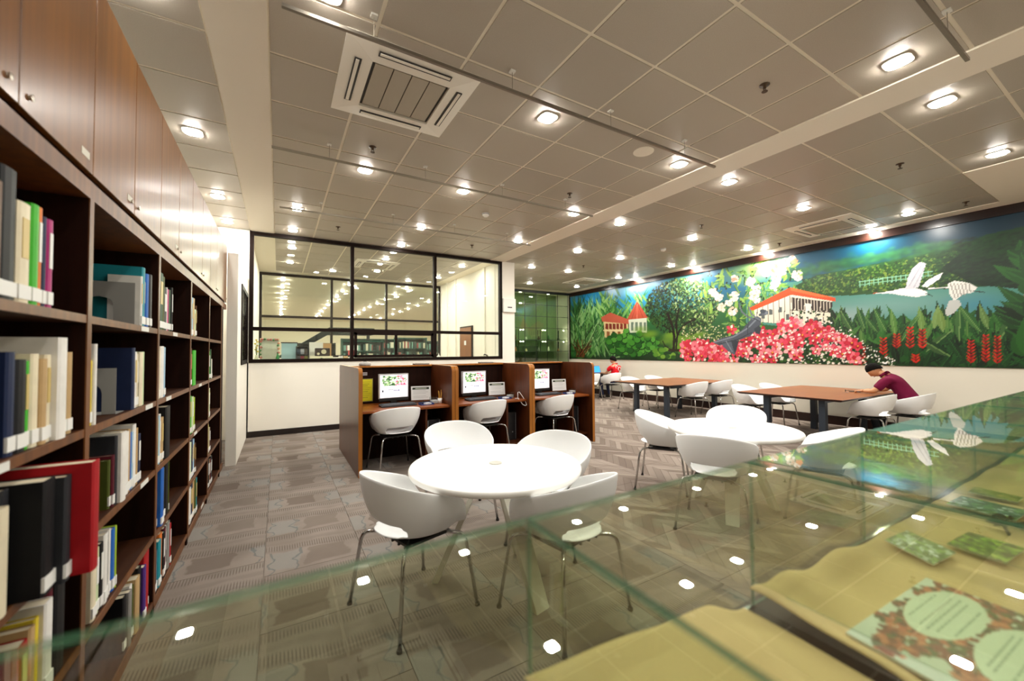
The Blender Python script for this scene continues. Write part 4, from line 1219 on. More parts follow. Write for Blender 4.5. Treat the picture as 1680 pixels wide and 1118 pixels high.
for k in range(26):
    s = k / 26 * 4
    e, f = int(s), s - int(s)
    x, z = [(-.14 + .28 * f, .03), (.14, .03 + .4 * f), (.14 - .28 * f, .43), (-.14, .43 - .4 * f)][e]
    MB().lathe([(.001, -.02), (.022, -.008), (.024, .006), (.001, .02)], 7, (x + rg.uniform(-.012, .012), -.012, z + rg.uniform(-.012, .012))).build('blossom', P(*rg.choice([('blossom_pink', '#c4776a', .6), ('blossom_green', '#4f8a4f', .6), ('blossom_leaf', '#3f7a3c', .6), ('blossom_peach', '#d39a78', .6)])), gf, True)
bt = thing('green_bottle', 'small green bottle before the flower frame', 'bottle', (-.01, 8.5, ZC))
MB().lathe([(.001, 0), (.03, 0), (.03, .09), (.012, .14), (.012, .17), (.001, .17)], 14).build('body', P('bottle_green', '#1f7a3a', .2), bt, True)
MB().lathe([(.001, .17), (.014, .17), (.014, .19), (.001, .19)], 12).build('cap', P('cap_brown', '#6b3a22', .5), bt)
bp_ = thing('blue_panel', 'pale blue display panel standing on the counter', 'panel', (.18, 8.72, ZC))
MB().box(-.13, .13, 0, .02, 0, .36).build('panel', P('panel_blue', '#93b7bd', .5), bp_)
MB().box(-.14, .14, -.004, .024, .36, .38).build('top_strip', M_dark, bp_)
for x, c, l in ((.2, 'red_box', 'red'), (.36, 'crimson_box', 'crimson')):
    b = tag(MB().box(-.06, .06, -.05, .05, 0, .035).build('gift_box', P(c, '#c4202a' if l == 'red' else '#a8141e', .4), None, False, (x, 8.47, ZC)), 'small %s box lying on the counter' % l, 'box', 'red boxes on the counter')
    MB().box(-.064, .064, -.054, .054, .035, .045).build('lid', P(c + '_lid', '#d8525a', .4), b)
rk = thing('wire_rack', 'black rack of small goods beside the white carton', 'rack', (.40, 8.72, ZC))
MB().box(-.11, .11, -.08, .08, 0, .012).box(-.11, -.1, -.08, .08, 0, .3).box(.1, .11, -.08, .08, 0, .3).box(-.11, .11, .07, .08, 0, .3).box(-.11, .11, -.08, .08, .14, .15).box(-.11, .11, -.08, .08, .29, .3).build('rack', M_black, rk)
for k in range(6):
    MB().box(-.03, .03, -.05, .03, 0, .10).build('packet', P('packet_%d' % k, ['#4a4a52', '#8c2f3a', '#7c7a34', '#24384a', '#9aa0a8', '#3a2f24'][k], .5), rk, loc=(-.065 + (k % 3) * .065, 0, .013 if k < 3 else .151))
ct = thing('carton', 'white carton standing on the counter under the radio', 'box', (.72, 8.62, ZC))
MB().box(-.2, .2, -.13, .13, 0, .11).build('carton_body', P('carton_cream', '#d9d2b4', .7), ct)
MB().box(-.02, .02, -.132, -.13, .06, .075).build('grip', M_dark, ct)
ct2 = thing('backing_box', 'white and tan box behind the radio', 'box', (.72, 8.71, ZC + .11))
MB().box(-.2, .04, -.03, .04, 0, .27).build('white_half', P('carton_white', '#e6e4da', .6), ct2)
MB().box(.04, .19, -.03, .04, 0, .25).build('tan_half', P('carton_tan', '#c1955f', .6), ct2)
rd = thing('radio', 'dark brown radio with a round pale dial', 'radio', (.74, 8.58, ZC + .11))
bevel(MB().box(-.13, .13, -.06, .06, 0, .155).build('body', P('radio_brown', '#2c1a10', .35), rd), .01)
for x, z, rr, nm in ((.02, .085, .045, 'dial'), (-.075, .045, .024, 'knob')):
    o = MB().lathe([(rr * .55, 0), (rr, 0), (rr, .012), (rr * .55, .012)] if nm == 'dial' else [(.001, 0), (rr, 0), (rr, .012), (.001, .012)], 20).build(nm, P('dial_cream', '#d8cfae', .4), rd)
    o.rotation_euler = (math.pi / 2, 0, 0); o.location = (x, -.06, z)
for x, c, l, q in ((1.06, '#d9d4ca', 'white plush animal on the counter', 'plush_white'), (1.15, '#c9a878', 'tan plush animal on the counter', 'plush_tan')):
    b = tag(MB().lathe([(.001, 0), (.045, .004), (.06, .04), (.045, .085), (.03, .1), (.001, .105)], 14).build('plush_toy', P(q, c, .9), None, True, (x, 8.5, ZC)), l, 'toy', 'plush toys')
    for s in (-1, 1): MB().lathe([(.001, -.014), (.014, 0), (.001, .014)], 8, (s * .03, -.01, .1)).build('ear', MATS[q], b, True)
wb = thing('white_bottle', 'white conical squeeze bottle by the right mullion', 'bottle', (3.1, 8.56, ZC))
MB().lathe([(.001, 0), (.045, 0), (.045, .03), (.016, .11), (.001, .11)], 16).build('body', M_white, wb, True)
MB().lathe([(.001, .11), (.01, .11), (.005, .15), (.001, .15)], 10).build('nozzle', M_white, wb)
ph = thing('desk_phone', 'small black telephone at the right end of the counter', 'telephone', (4.34, 8.6, ZC), .3)
MB().prism([(-.06, 0), (.06, 0), (.06, .07), (-.06, .02)], -.07, .07, axis=0).build('base', M_black, ph)
MB().tube([(-.05, -.06, .06), (-.05, -.04, .085), (-.05, .05, .11), (-.05, .07, .09)], .016, 8).build('handset', M_black, ph, True)
# small box on the column
cbx = thing('wall_dispenser', 'white box fixed high on the white column', 'dispenser', (4.68, YW, 2.36))
bevel(MB().box(-.165, .165, -.07, 0, 0, .32).build('body', P('dispenser_white', '#eeece4', .4), cbx), .01)
MB().box(-.06, .06, -.072, -.07, .10, .125).build('dark_print', M_dark, cbx)

# hall beyond the second partition
struct(MB().box(-6, 13, 30, 30.2, 0, H).build('wall_hall_far', P('hall_wall', '#efe9d6', .8)))
struct(MB().box(-2.0, -1.9, YP, 30, 0, H).build('wall_hall_left', P('hall_wall_left', '#cfd0bd', .8)))
struct(MB().box(10.0, 10.1, YP, 30, 0, H).build('wall_hall_right', MATS['hall_wall']))
hl = make_downlight('hall_downlight', .035, emitter('hall_lens', (1.0, .95, .84), 1300))
n = 0
for y in [13.3 + 1.55 * k for k in range(9)]:
    for x in (.1, 1.9, 3.7, 5.5):
        o = hl if n == 0 else copy_tree(hl); n += 1
        o.location = (x, y, H); tag(o, 'tiny downlight of the distant hall, %s row back, %s from the left' % (ORD[(n - 1) // 4], ORD[(n - 1) % 4]), 'ceiling light', 'downlights of the distant hall')
M_shg = P('green_shelving', '#1d4a3f', .5, spec=.2)
M_shd = P('dark_shelving', '#0f1716', .5, spec=.1)
rg = random.Random(12)
for i, (x, y, w, hh, l) in enumerate([(.9, 14.6, 1.5, 1.75, 'dark'), (2.6, 15.0, 1.4, 1.85, 'green'), (4.1, 14.2, 1.1, 1.95, 'tall green'), (3.3, 17.5, 2.2, 2.0, 'wide green'), (5.4, 16.6, 1.6, 1.9, 'short green')]):
    t = thing('hall_shelf', '%s book shelf standing in the distant hall' % l, 'shelf', (x, y, 0), 0, 'shelves in the distant hall')
    m = M_shd if l == 'dark' else M_shg
    MB().box(-w / 2, w / 2, .2, .22, 0, hh).build('back', m, t)
    for s in (-w / 2, w / 2 - .03): MB().box(s, s + .03, -.15, .2, 0, hh).build('side', m, t)
    for k in range(6): MB().box(-w / 2 + .03, w / 2 - .03, -.15, .2, .1 + k * (hh - .15) / 5, .125 + k * (hh - .15) / 5).build('board', m, t)
    bb = MB()
    for k in range(5):
        a = -w / 2 + .05
        while a < w / 2 - .12:
            q = rg.uniform(.03, .09); z = .13 + k * (hh - .15) / 5
            if rg.random() < .8: bb.box(a, a + q, -.1, .1, z, z + rg.uniform(.15, .26), rg.randrange(4))
            a += q + .004
    tag(bb.build('books', [P('far_book_a', '#5f8f86', .6), P('far_book_b', '#c9c4ae', .6), P('far_book_c', '#8a3a3a', .6), P('far_book_d', '#2f4a45', .6)], t), kind='stuff')
bnr = thing('hall_sign', 'white and red sign standing in the distant hall', 'sign', (2.05, 13.6, 0))
MB().tube([(0, 0, 0), (0, 0, 1.3)], .015, 8).build('post', M_silver, bnr)
MB().lathe([(.001, 0), (.14, 0), (.14, .015), (.001, .02)], 18).build('foot', M_silver, bnr)
MB().box(-.16, .16, -.02, -.01, 1.5, 1.66).build('white_sheet', M_paper, bnr)
MB().box(-.14, .12, -.02, -.01, 1.32, 1.5).build('red_sheet', P('sign_red', '#c9404a', .5), bnr)
st = MB().add([(0, 16, 1.3), (1.6, 16, 2.35), (1.6, 16, 2.1), (.3, 16, 1.3), (0, 17, 1.3), (1.6, 17, 2.35), (1.6, 17, 2.1), (.3, 17, 1.3)], [(0, 1, 2, 3), (4, 7, 6, 5), (0, 4, 5, 1), (1, 5, 6, 2), (2, 6, 7, 3), (3, 7, 4, 0)])
stt = thing('staircase', 'dark sloping staircase in the distant hall', 'stairs', (0, 0, 0))
st.build('flight', M_shd, stt)
MB().box(1.6, 3.2, 16, 17, 2.1, 2.35).build('landing', M_shd, stt)
MB().box(.1, .18, 16.4, 16.5, 0, 1.4).box(3.0, 3.1, 16.4, 16.5, 0, 2.1).build('posts', M_shd, stt)

# exhibits behind the glazed display wall
E_spot = emitter('exhibit_lamp', (1.0, .93, .75), 30)
ex = 0
M_plat = P('exhibit_shelf', '#5e7a5c', .4)
exd = ['tan', 'brown', 'white', 'dark', 'grey', 'green', 'cream', 'black', 'copper', 'pale']
exc = ['#b98a58', '#5a3a26', '#d8d3c4', '#26231f', '#7c7d74', '#3f6a3a', '#d9c69a', '#151515', '#a8653a', '#c9d0b8']
for j, z in enumerate((1.43, 1.84)):
    for i in range(5):
        x = 9.14 - .465 * (i + .5)
        sh = tag(MB().box(-.215, .215, -.2, .53, -.012, 0).build('exhibit_shelf', M_plat, None, False, (x, YE + .32, z)), 'glass wall exhibit shelf, %s from the mural, %s level' % (ORD[i], ['lower', 'upper'][j]), 'shelf', 'exhibit shelves')
        lamp = MB().lathe([(.001, 0), (.018, 0), (.022, .02), (.001, .024)], 10, (-.18 if i % 2 else .18, -.12, .335)).build('spot_lamp', E_spot, sh)
        MB().box(-.19 if i % 2 else .17, -.17 if i % 2 else .19, .18, .2, 0, .36).build('rear_post', M_seam, sh)
        k = (i * 2 + j * 3) % 10
        v = thing('exhibit', '%s exhibit on the %s display shelf, %s from the mural' % (exd[k], ['lower', 'upper'][j], ORD[i]), 'exhibit', (x + .03 * (i % 3 - 1), YE + .25, z), 0, 'exhibits behind the glass wall')
        h_ = [.10, .16, .13][i % 3]
        MB().lathe([(.001, 0), (.035, 0), (.05, h_ * .4), (.022, h_ * .8), (.03, h_), (.001, h_)], 14).build('vessel', P('exhibit_' + exd[k], exc[k], .5), v, True)
        MB().lathe([(.001, -.012), (.05, -.012), (.05, 0), (.001, 0)], 14, (0, 0, .012)).build('foot', P('exhibit_' + exd[(k + 3) % 10], exc[(k + 3) % 10], .5), v)
bd = struct(MB().box(6.95, 8.2, YE + .55, YE + .6, 1.0, 1.62).build('trim_7', P('display_dark_panel', '#2f3a24', .6)))
dlt = make_downlight('display_lamp', .06, emitter('display_lens', (1.0, .93, .75), 16))
for i, x in enumerate((7.4, 8.6)):
    o = dlt if i == 0 else copy_tree(dlt)
    o.location = (x, YE + .45, H); tag(o, 'warm lamp inside the glass display wall, %s one' % ['left', 'right'][i], 'ceiling light', 'lamps of the display wall')

# ================================================================== the painted mural
MU0, MZ0, MZ1, MUE = 11.53, 1.155, 3.41, -1.4
def on_wall(px, py, x=XM):
    """photograph position -> (distance along the mural, height above its lower edge)"""
    d = _F + _R * ((px - 840) / FPX) - _U * ((py - 559) / FPX)
    t = x / d.x
    return (MU0 - d.y * t, CAMH + d.z * t - MZ0)
mu = Raster(MU0 - MUE, MZ1 - MZ0, 1040, 185, lin('#2c5a38'))
g_ = random.Random(21)
def sc(px, py):
    a = on_wall(px - 2, py); b = on_wall(px + 2, py); c = on_wall(px, py - 2)
    return abs(b[0] - a[0]) / 4, abs(c[1] - a[1]) / 4 + abs(on_wall(px, py)[1] - c[1]) / 4
def PX(pts): return [on_wall(*p) for p in pts]
def spot(px, py, rx, ry, col, rot=0, a=1., soft=0.):
    x, y = on_wall(px, py); sx, sy = sc(px, py)
    mu.ell(x, y, max(rx * sx, .008), max(ry * sy, .008), lin(col), -rot, a, soft)
def lf(px, py, L, wd, ang, col, vein=None, a=1.):
    """leaf: base position, length and width in photograph pixels, ang 90 = up"""
    x, y = on_wall(px, py)
    ex_ = on_wall(px + L * math.cos(math.radians(ang)), py - L * math.sin(math.radians(ang)))
    dx, dy = ex_[0] - x, ex_[1] - y
    sx, sy = sc(px, py)
    mu.leaf(x, y, math.hypot(dx, dy), max(wd * (sx + sy) / 2, .007), math.atan2(dy, dx), lin(col), a, lin(vein) if vein else None)
def ln(pts, w, col, a=1.):
    s = sc(*pts[0]); mu.line(PX(pts), max(w * (s[0] + s[1]) / 2, .013), lin(col), a)
def pg(pts, col, a=1.): mu.poly(PX(pts), lin(col), a)

# --- washes of background colour
U_, V_ = mu.X, mu.Y
vv = V_ / (MZ1 - MZ0)
sky = np.array(lin('#2f8bae')); skyr = np.array(lin('#0b4153')); far = np.array(lin('#3f7a4a')); low = np.array(lin('#1f4220'))
tt = np.clip((U_ - 4) / 6, 0, 1)[..., None]
top = sky * (1 - tt) + skyr * tt
mu.C[:] = np.where((vv > .55)[..., None], far + (top - far) * np.clip((vv - .55) / .2, 0, 1)[..., None], low + (far - low) * np.clip(vv / .55, 0, 1)[..., None])
spot(1035, 470, 60, 22, '#a9d2e4', 0, .8, 1.); spot(960, 490, 30, 15, '#2c8fc4', 0, .7, 1.)
spot(1120, 470, 40, 30, '#9cc48a', 0, .8, 1.); spot(1240, 440, 70, 35, '#b4cf6a', 0, .7, .9)
# --- lake and far bank on the right
pg([(1225, 470), (1330, 460), (1420, 452), (1560, 430), (1700, 420), (1900, 470), (1900, 560), (1680, 560), (1380, 545), (1225, 530)], '#5f9a8e')
spot(1450, 505, 190, 30, '#8fb0ac', .0, .7, .8); spot(1390, 520, 60, 20, '#a9b8b8', 0, .7, .9); spot(1600, 500, 80, 26, '#4b93ae', 0, .6, .9)
pg([(1300, 472), (1340, 452), (1400, 441), (1480, 424), (1560, 402), (1620, 390), (1620, 470), (1500, 478), (1400, 485), (1310, 487)], '#335c2b')
for k in range(1500):
    x = g_.uniform(1318, 1600); t = (x - 1318) / 282
    y = g_.uniform(458 - 54 * t, 484 - 14 * t)
    spot(x, y, g_.uniform(.9, 2.8), g_.uniform(.8, 2), g_.choice(['#2a4f22', '#41702f', '#5f8a3a', '#7d9c48', '#1d3a1a', '#2f5a2a', '#8a9a44']), g_.uniform(0, 3), .75)
pg([(1545, 440), (1600, 400), (1680, 376), (1900, 330), (1900, 470), (1680, 475), (1600, 468)], '#173a20')
pg([(1560, 410), (1620, 385), (1680, 372), (1900, 345), (1900, 400), (1700, 420), (1620, 424)], '#225028')
for k in range(1300):
    x = g_.uniform(1540, 1720); y = g_.uniform(378 + (1700 - x) * .12, 470)
    spot(x, y, g_.uniform(3, 10), g_.uniform(1.2, 3.2), g_.choice(['#143420', '#1d4526', '#0f2a1a', '#27562c', '#1a3f2c']), -.25, .35, .5)
for k in range(500):
    x = g_.uniform(1290, 1560); t = (x - 1290) / 270; y = 452 - 50 * t + g_.gauss(0, 5)
    spot(x, y, g_.uniform(5, 14), g_.uniform(3, 7), g_.choice(['#3f7a4a', '#2f6a44', '#4f8a58', '#2a5a4a']), 0, .3, .8)
for k in range(16):
    ln([(1412 + k * 7.4, 461 - k * 1.0), (1412 + k * 7.4, 471 - k * 1.1)], 1.0, '#8fc0a4')
ln([(1410, 463), (1530, 446)], 1.0, '#9ccab0'); ln([(1410, 468), (1530, 452)], 1.0, '#8fc0a4')
# --- palms and fan leaves at the left end
for k in range(60): spot(g_.uniform(938, 1010), g_.uniform(510, 585), g_.uniform(4, 10), g_.uniform(5, 12), g_.choice(['#2c5a2c', '#3d7038', '#4a8a4a', '#234a26']), 0, .7, .6)
for k in range(520):
    bx = g_.choice([946, 956, 966, 978, 990, 1004])
    lf(bx + g_.uniform(-6, 6), g_.uniform(515, 588), g_.uniform(14, 48), g_.uniform(.7, 1.7), g_.gauss(90, 26), g_.choice(['#4f8442', '#6c9f58', '#84b070', '#2f5f2c', '#9cc088', '#3d7a4c', '#24491f']), None, .8)
for k in range(140): lf(g_.uniform(985, 1066), g_.uniform(488, 530), g_.uniform(8, 26), g_.uniform(.8, 2.2), g_.uniform(40, 140), g_.choice(['#6d9c48', '#86b060', '#45803a', '#9cc07a', '#35692f']), None, .8)
for k in range(24): ln([(950 + g_.uniform(-4, 10), 586), (950 + g_.uniform(-12, 22), g_.uniform(555, 570))], 1.0, g_.choice(['#6b3a24', '#8a5a34', '#4a2a1c']))
# --- the small red roofed house and the tower
pg([(991, 528), (1031, 532), (1031, 556), (993, 554)], '#d9c79a')
pg([(987, 521), (1002, 513), (1033, 525), (1033, 532), (989, 528)], '#bf6a55')
for k in range(6): pg([(994 + k * 6, 531), (998.5 + k * 6, 531.6), (998.5 + k * 6, 541), (994 + k * 6, 540)], '#8c3b30')
for k in range(4): pg([(996 + k * 9, 544), (1001 + k * 9, 544.5), (1001 + k * 9, 555), (996 + k * 9, 554)], '#4a3424' if k % 2 else '#9c6a44')
ln([(991, 542.5), (1031, 543.5)], 1.4, '#e3d7b0')
pg([(1032, 524), (1062, 522), (1062, 546), (1033, 546)], '#cdd2c0')
pg([(1029, 525), (1046, 494), (1064, 522)], '#b9604a'); ln([(1046, 495), (1046, 523)], 1, '#d9907a'); ln([(1046, 497), (1037, 524)], .8, '#8f4436'); ln([(1046, 497), (1056, 522)], .8, '#8f4436')
for k in range(4): pg([(1036 + k * 7, 529), (1040 + k * 7, 529), (1040 + k * 7, 543), (1036 + k * 7, 543)], '#7a8a7c')
# --- round leafed bushes
for k in range(150):
    x = 1038 + g_.gauss(0, 20); y = 566 + g_.gauss(0, 11)
    if y > 588 or x < 996 or x > 1092 or y < 541 + abs(x - 1038) * .3: continue
    spot(x, y, 5.5, 5, '#1d4a1e'); spot(x - .4, y - .8, 4.9, 4.3, g_.choice(['#3f7f33', '#55963f', '#2f6a2c', '#66a54a']))
for k in range(40): spot(g_.uniform(1075, 1125), g_.uniform(572, 588), 4, 3.4, g_.choice(['#6d9c3c', '#4f8a32', '#86ad4a', '#3a6b26']))
# --- the spreading tree
for k in range(16): spot(1105 + g_.gauss(0, 24), 555 + g_.gauss(0, 8), 16, 8, '#86a83c', 0, .6, .8)
for k in range(2600):
    a = g_.uniform(0, 6.283); q = math.sqrt(g_.random())
    x, y = 1120 + 60 * q * math.cos(a), 504 + 47 * q * math.sin(a)
    if y > 538 and abs(x - 1110) < 24 and g_.random() < .75: continue
    lite = (x - 1085) / 90 + (500 - y) / 120
    c = g_.choice(['#6f9150', '#8fac68', '#a9bf80', '#c0cf98', '#55783c']) if g_.random() < lite * .55 else g_.choice(['#1c2c18', '#2a4422', '#13200f', '#3a5a2c', '#4c6c36', '#24391c'])
    spot(x, y, g_.uniform(.8, 2.3), g_.uniform(.7, 1.9), c, g_.uniform(0, 3), .85)
for pts, w in (([(1106, 575), (1107, 552), (1104, 535), (1096, 515)], 4.5), ([(1109, 560), (1116, 542), (1128, 530), (1142, 524)], 3), ([(1106, 548), (1098, 540), (1088, 534)], 2), ([(1110, 575), (1112, 550), (1110, 530), (1114, 508)], 3), ([(1100, 573), (1092, 568), (1088, 560)], 1.6)):
    ln(pts, w, '#2a1c12')
spot(1108, 575, 12, 2.4, '#3a2c16')
for k in range(260): spot(g_.uniform(1120, 1215), g_.uniform(535, 566), 1.2, 1.1, g_.choice(['#dcd8b8', '#8fa268', '#5f7a3f', '#b9c08a']))
# --- blossom branches
for k in range(260):
    x = g_.uniform(1148, 1312); y = g_.uniform(425, 545)
    if y > 560 - (x - 1148) * .02 or y < 462 - (x - 1140) * .30 or (x > 1255 and y > 500) or (x < 1190 and y > 520): continue
    lf(x, y, g_.uniform(9, 20), g_.uniform(1.8, 3.4), g_.uniform(0, 360), g_.choice(['#3c7a34', '#5f9a3f', '#86b04a', '#2c6030', '#9abd5a', '#4d8a4d']), '#b4cf7a', .9)
for k in range(70): spot(g_.uniform(1150, 1300), g_.uniform(445, 510), 1.6, 2, '#24401f')
def white_bloom(x, y, r, n=26, tint=None):
    for k in range(n):
        a = g_.uniform(0, 6.283); q = r * math.sqrt(g_.random())
        spot(x + q * math.cos(a), y + q * math.sin(a), 2.4, 2.2, tint or g_.choice(['#f4efe6', '#f0dfd2', '#e9c9b4', '#ffffff', '#e8d6c4']))
for x, y, r in ((1238, 474, 11), (1240, 488, 9), (1232, 462, 7), (1274, 456, 9), (1283, 446, 7), (1272, 468, 8), (1290, 432, 7), (1309, 452, 8), (1262, 437, 7), (1258, 446, 7), (1170, 480, 6), (1180, 487, 6), (1206, 487, 7), (1185, 505, 6), (1203, 511, 6), (1206, 458, 5), (1196, 498, 5), (1300, 424, 4)):
    white_bloom(x, y, r)
white_bloom(1304, 429, 4, 12, '#e8a878'); white_bloom(1206, 459, 3, 8, '#d8a890')
# --- the timbered house
pg([(1238, 507), (1298, 482), (1366, 494), (1366, 530), (1330, 535), (1240, 528)], '#ece5d4')
pg([(1298, 488), (1366, 496), (1366, 512), (1300, 508)], '#4a3a34')
for k in range(13): ln([(1300 + k * 5.2, 488 + k * .7), (1300 + k * 5.2, 509 + k * .4)], .9, '#e4dccb')
ln([(1297, 509), (1366, 513)], 1.3, '#2c201c')
for k in range(7): ln([(1243 + k * 9, 506 - k * 3.4), (1243 + k * 9, 530)], 1.0, '#3a2822')
for k in range(6): ln([(1300 + k * 13, 510), (1300 + k * 13, 533)], 1.1, '#3a2822')
for x, y in ((1262, 508), (1278, 504), (1250, 514), (1312, 519), (1336, 521), (1290, 516)): pg([(x, y), (x + 6, y), (x + 6, y + 9), (x, y + 9)], '#6d7474')
pg([(1228, 507), (1297, 472), (1371, 489), (1371, 495), (1299, 484), (1236, 510)], '#e0602a'); pg([(1297, 472), (1371, 489), (1340, 487), (1298, 477)], '#f08048')
pg([(1322, 498), (1332, 499), (1331, 522), (1323, 522)], '#f2ece0')
# --- large leaves on the right
def big_leaf(x, y, L, w, ang, c, v): lf(x, y, L, w, ang, c, v)
for k in range(560):
    x = g_.uniform(1376, 1700); t = (x - 1376) / 300
    y = g_.uniform(532 + 8 * (1 - t), 608)
    big_leaf(x, y, g_.uniform(18, 46), g_.uniform(3, 7.5), g_.uniform(25, 155), g_.choice(['#12301a', '#1a4020', '#245428', '#0f2614', '#1f4a2a', '#2f6530', '#16381f']), g_.choice(['#2f6632', '#245a2c', '#3d7a3c']))
for k in range(110):
    x = g_.uniform(1372, 1690); t = (x - 1372) / 310
    y = g_.uniform(534, 566)
    big_leaf(x, y, g_.uniform(20, 40), g_.uniform(2.6, 4.6), g_.gauss(92, 26), g_.choice(['#1f4f26', '#2a602c', '#35702f', '#184020', '#477f3c', '#5c8a48']), g_.choice(['#5f8f4a', '#3d7a3c', '#7d9c5c']))
for x, y, L, w, an, c in ((1455, 545, 46, 4.5, 118, '#3c7436'), (1440, 545, 34, 4, 128, '#2f682f'), (1470, 550, 44, 4.5, 100, '#64904a'), (1490, 545, 32, 4.5, 60, '#3a7436'), (1514, 545, 42, 5, 98, '#7a9a56'), (1533, 540, 40, 5, 80, '#86a062'), (1548, 545, 42, 5.5, 100, '#7f9856'), (1420, 540, 40, 5, 110, '#2c6534'), (1400, 545, 40, 5.5, 120, '#255a2c'), (1480, 560, 52, 5, 55, '#347034'), (1575, 560, 60, 7, 90, '#2c6430'), (1610, 545, 62, 6, 130, '#3a7236'), (1640, 560, 70, 8, 60, '#285a2e'), (1668, 545, 80, 7, 75, '#a9805f'), (1622, 540, 46, 5, 110, '#6f8d52'), (1520, 578, 56, 7, 40, '#24552a'), (1560, 585, 66, 8, 150, '#1c4824')):
    big_leaf(x, y, L, w, an, c, '#8fae70')
# --- red heliconias
for x, y, n_, h_ in ((1450, 588, 6, 34), (1472, 572, 5, 24), (1494, 572, 6, 36), (1514, 572, 6, 32), (1503, 596, 3, 14), (1415, 600, 6, 30), (1594, 596, 7, 38), (1618, 595, 8, 46), (1637, 597, 8, 46)):
    ln([(x, y + 3), (x, y - h_)], 1.2, '#3a100e')
    for k in range(n_):
        yy = y - h_ * (k + .2) / n_
        for s in (-1, 1):
            lf(x - s, yy + 1, 12.5 - 4 * k / n_, 1.7, 90 - s * 50, g_.choice(['#a81618', '#c4221e', '#8a0e14']))
            lf(x + s * 2, yy - 1.8, 7.5 - 3 * k / n_, .7, 90 - s * 48, '#e0582c', None, .8)
# --- the orchid mound
def mound(x): 
    if x < 1190: return 560 - (x - 1120) * .12
    if x < 1330: return 552 - (x - 1190) * .27
    return 514 + (x - 1330) * .62
for k in range(700):
    x = g_.uniform(1300, 1470); y = g_.uniform(mound(x) - 8, 604)
    if g_.random() < .5: spot(x, y, 1.3, 1.2, g_.choice(['#efece0', '#d9d9c4', '#ffffff']))
    else: spot(x, y, 2, 1.8, g_.choice(['#22431f', '#35602c', '#1a3318']))
for k in range(240): spot(g_.uniform(1120, 1420), g_.uniform(572, 603), 2.6, 2, g_.choice(['#1f3d1c', '#2f5a28', '#e6e2d2', '#47722f']))
fl = []
for k in range(150):
    x = g_.uniform(1124, 1412); y = mound(x) + 5 + abs(g_.gauss(0, 1)) * 26
    if y > 594 or (1165 < x < 1222 and y < 566): continue
    fl.append((y, x))
fl += [(541, 1201), (580, 1125), (574, 1145), (584, 1152), (577, 1163), (588, 1190), (575, 1215)]
for y, x in sorted(fl):
    R_ = g_.uniform(7.5, 11.5)
    c1 = g_.choice(['#d8445e', '#ea6c82', '#c62a46', '#f08a98', '#e0526c']); c2 = g_.choice(['#f2a0aa', '#e2566f', '#f6c2c2', '#d23a55'])
    a0 = g_.uniform(0, 72)
    for k in range(5):
        an = math.radians(a0 + 72 * k)
        spot(x + R_ * .52 * math.cos(an), y + R_ * .48 * math.sin(an), R_ * .50, R_ * .34, '#a81e38', an, .5)
        spot(x + R_ * .55 * math.cos(an), y + R_ * .5 * math.sin(an), R_ * .44, R_ * .30, c1 if k % 2 else c2, an)
    spot(x, y + R_ * .16, R_ * .26, R_ * .30, g_.choice(['#a01024', '#c01a2c'])); spot(x, y, R_ * .15, R_ * .12, '#f0b648')
    if g_.random() < .45: spot(x + g_.uniform(-6, 6), y + g_.uniform(-5, 5), 2.6, 2.0, '#f6ece4', g_.uniform(0, 3))
for k in range(90): spot(g_.uniform(1225, 1400), g_.uniform(540, 600), 1.6, 1.5, '#f6efe6')
# --- the grey figure on the swing
pg([(1170, 562), (1187, 554), (1206, 550), (1218, 542), (1228, 530), (1234, 523), (1244, 519), (1250, 523), (1249, 533), (1240, 543), (1232, 552), (1214, 558), (1196, 566), (1180, 567)], '#616874')
pg([(1185, 560), (1200, 556), (1213, 561), (1208, 573), (1206, 583), (1196, 577), (1187, 569)], '#6b7380')
pg([(1200, 558), (1213, 560), (1207, 582), (1203, 570)], '#474d58')
pg([(1238, 540), (1246, 534), (1250, 540), (1247, 549), (1240, 547)], '#4a505b')
ln([(1172, 562), (1204, 553), (1226, 540), (1240, 526)], 2.2, '#8d949f'); ln([(1180, 565), (1212, 557), (1234, 546)], 1.4, '#464c56'); ln([(1192, 560), (1202, 577)], 1.4, '#949ba6')
ln([(1236, 524), (1226, 519), (1218, 512), (1213, 498)], 2.6, '#767d89'); ln([(1249, 526), (1240, 521), (1234, 516), (1229, 504)], 2.6, '#7d8490'); ln([(1248, 528), (1238, 523)], 1.2, '#4a505b')
spot(1255, 513, 6.5, 4.6, '#6d7480', .35); spot(1252, 511, 4.6, 3.6, '#515864', .3); spot(1258, 514, 2.6, 2.2, '#878e99'); spot(1248, 517, 2.6, 2.4, '#5d6470')
ln([(1213, 496), (1214.5, 545)], .9, '#39404a'); ln([(1228.5, 498), (1227.5, 549)], .9, '#39404a')
# --- two white birds
pg([(1434, 482), (1462, 478), (1478, 474), (1500, 472), (1520, 478), (1524, 484), (1505, 488), (1480, 485), (1462, 482)], '#eeecea')
pg([(1486, 476), (1490, 456), (1498, 440), (1510, 430), (1520, 433), (1514, 452), (1508, 472)], '#d3d2d8'); ln([(1492, 470), (1512, 436)], 1.2, '#b3b3bd'); ln([(1500, 472), (1517, 440)], 1.0, '#b9b9c2')
pg([(1512, 470), (1526, 458), (1548, 447), (1542, 458), (1522, 472)], '#efeeee')
ln([(1434, 482), (1440, 480)], 1.6, '#c06a3a')
ln([(1524, 474), (1556, 472)], 2.2, '#eceaea')
pg([(1556, 466), (1566, 461), (1588, 464), (1604, 472), (1598, 480), (1580, 484), (1566, 494), (1558, 482)], '#ebe9e4')
for k in range(6): ln([(1560 + k * 6, 466), (1568 + k * 5, 490 - k * 2)], 1.0, '#a5a49c')
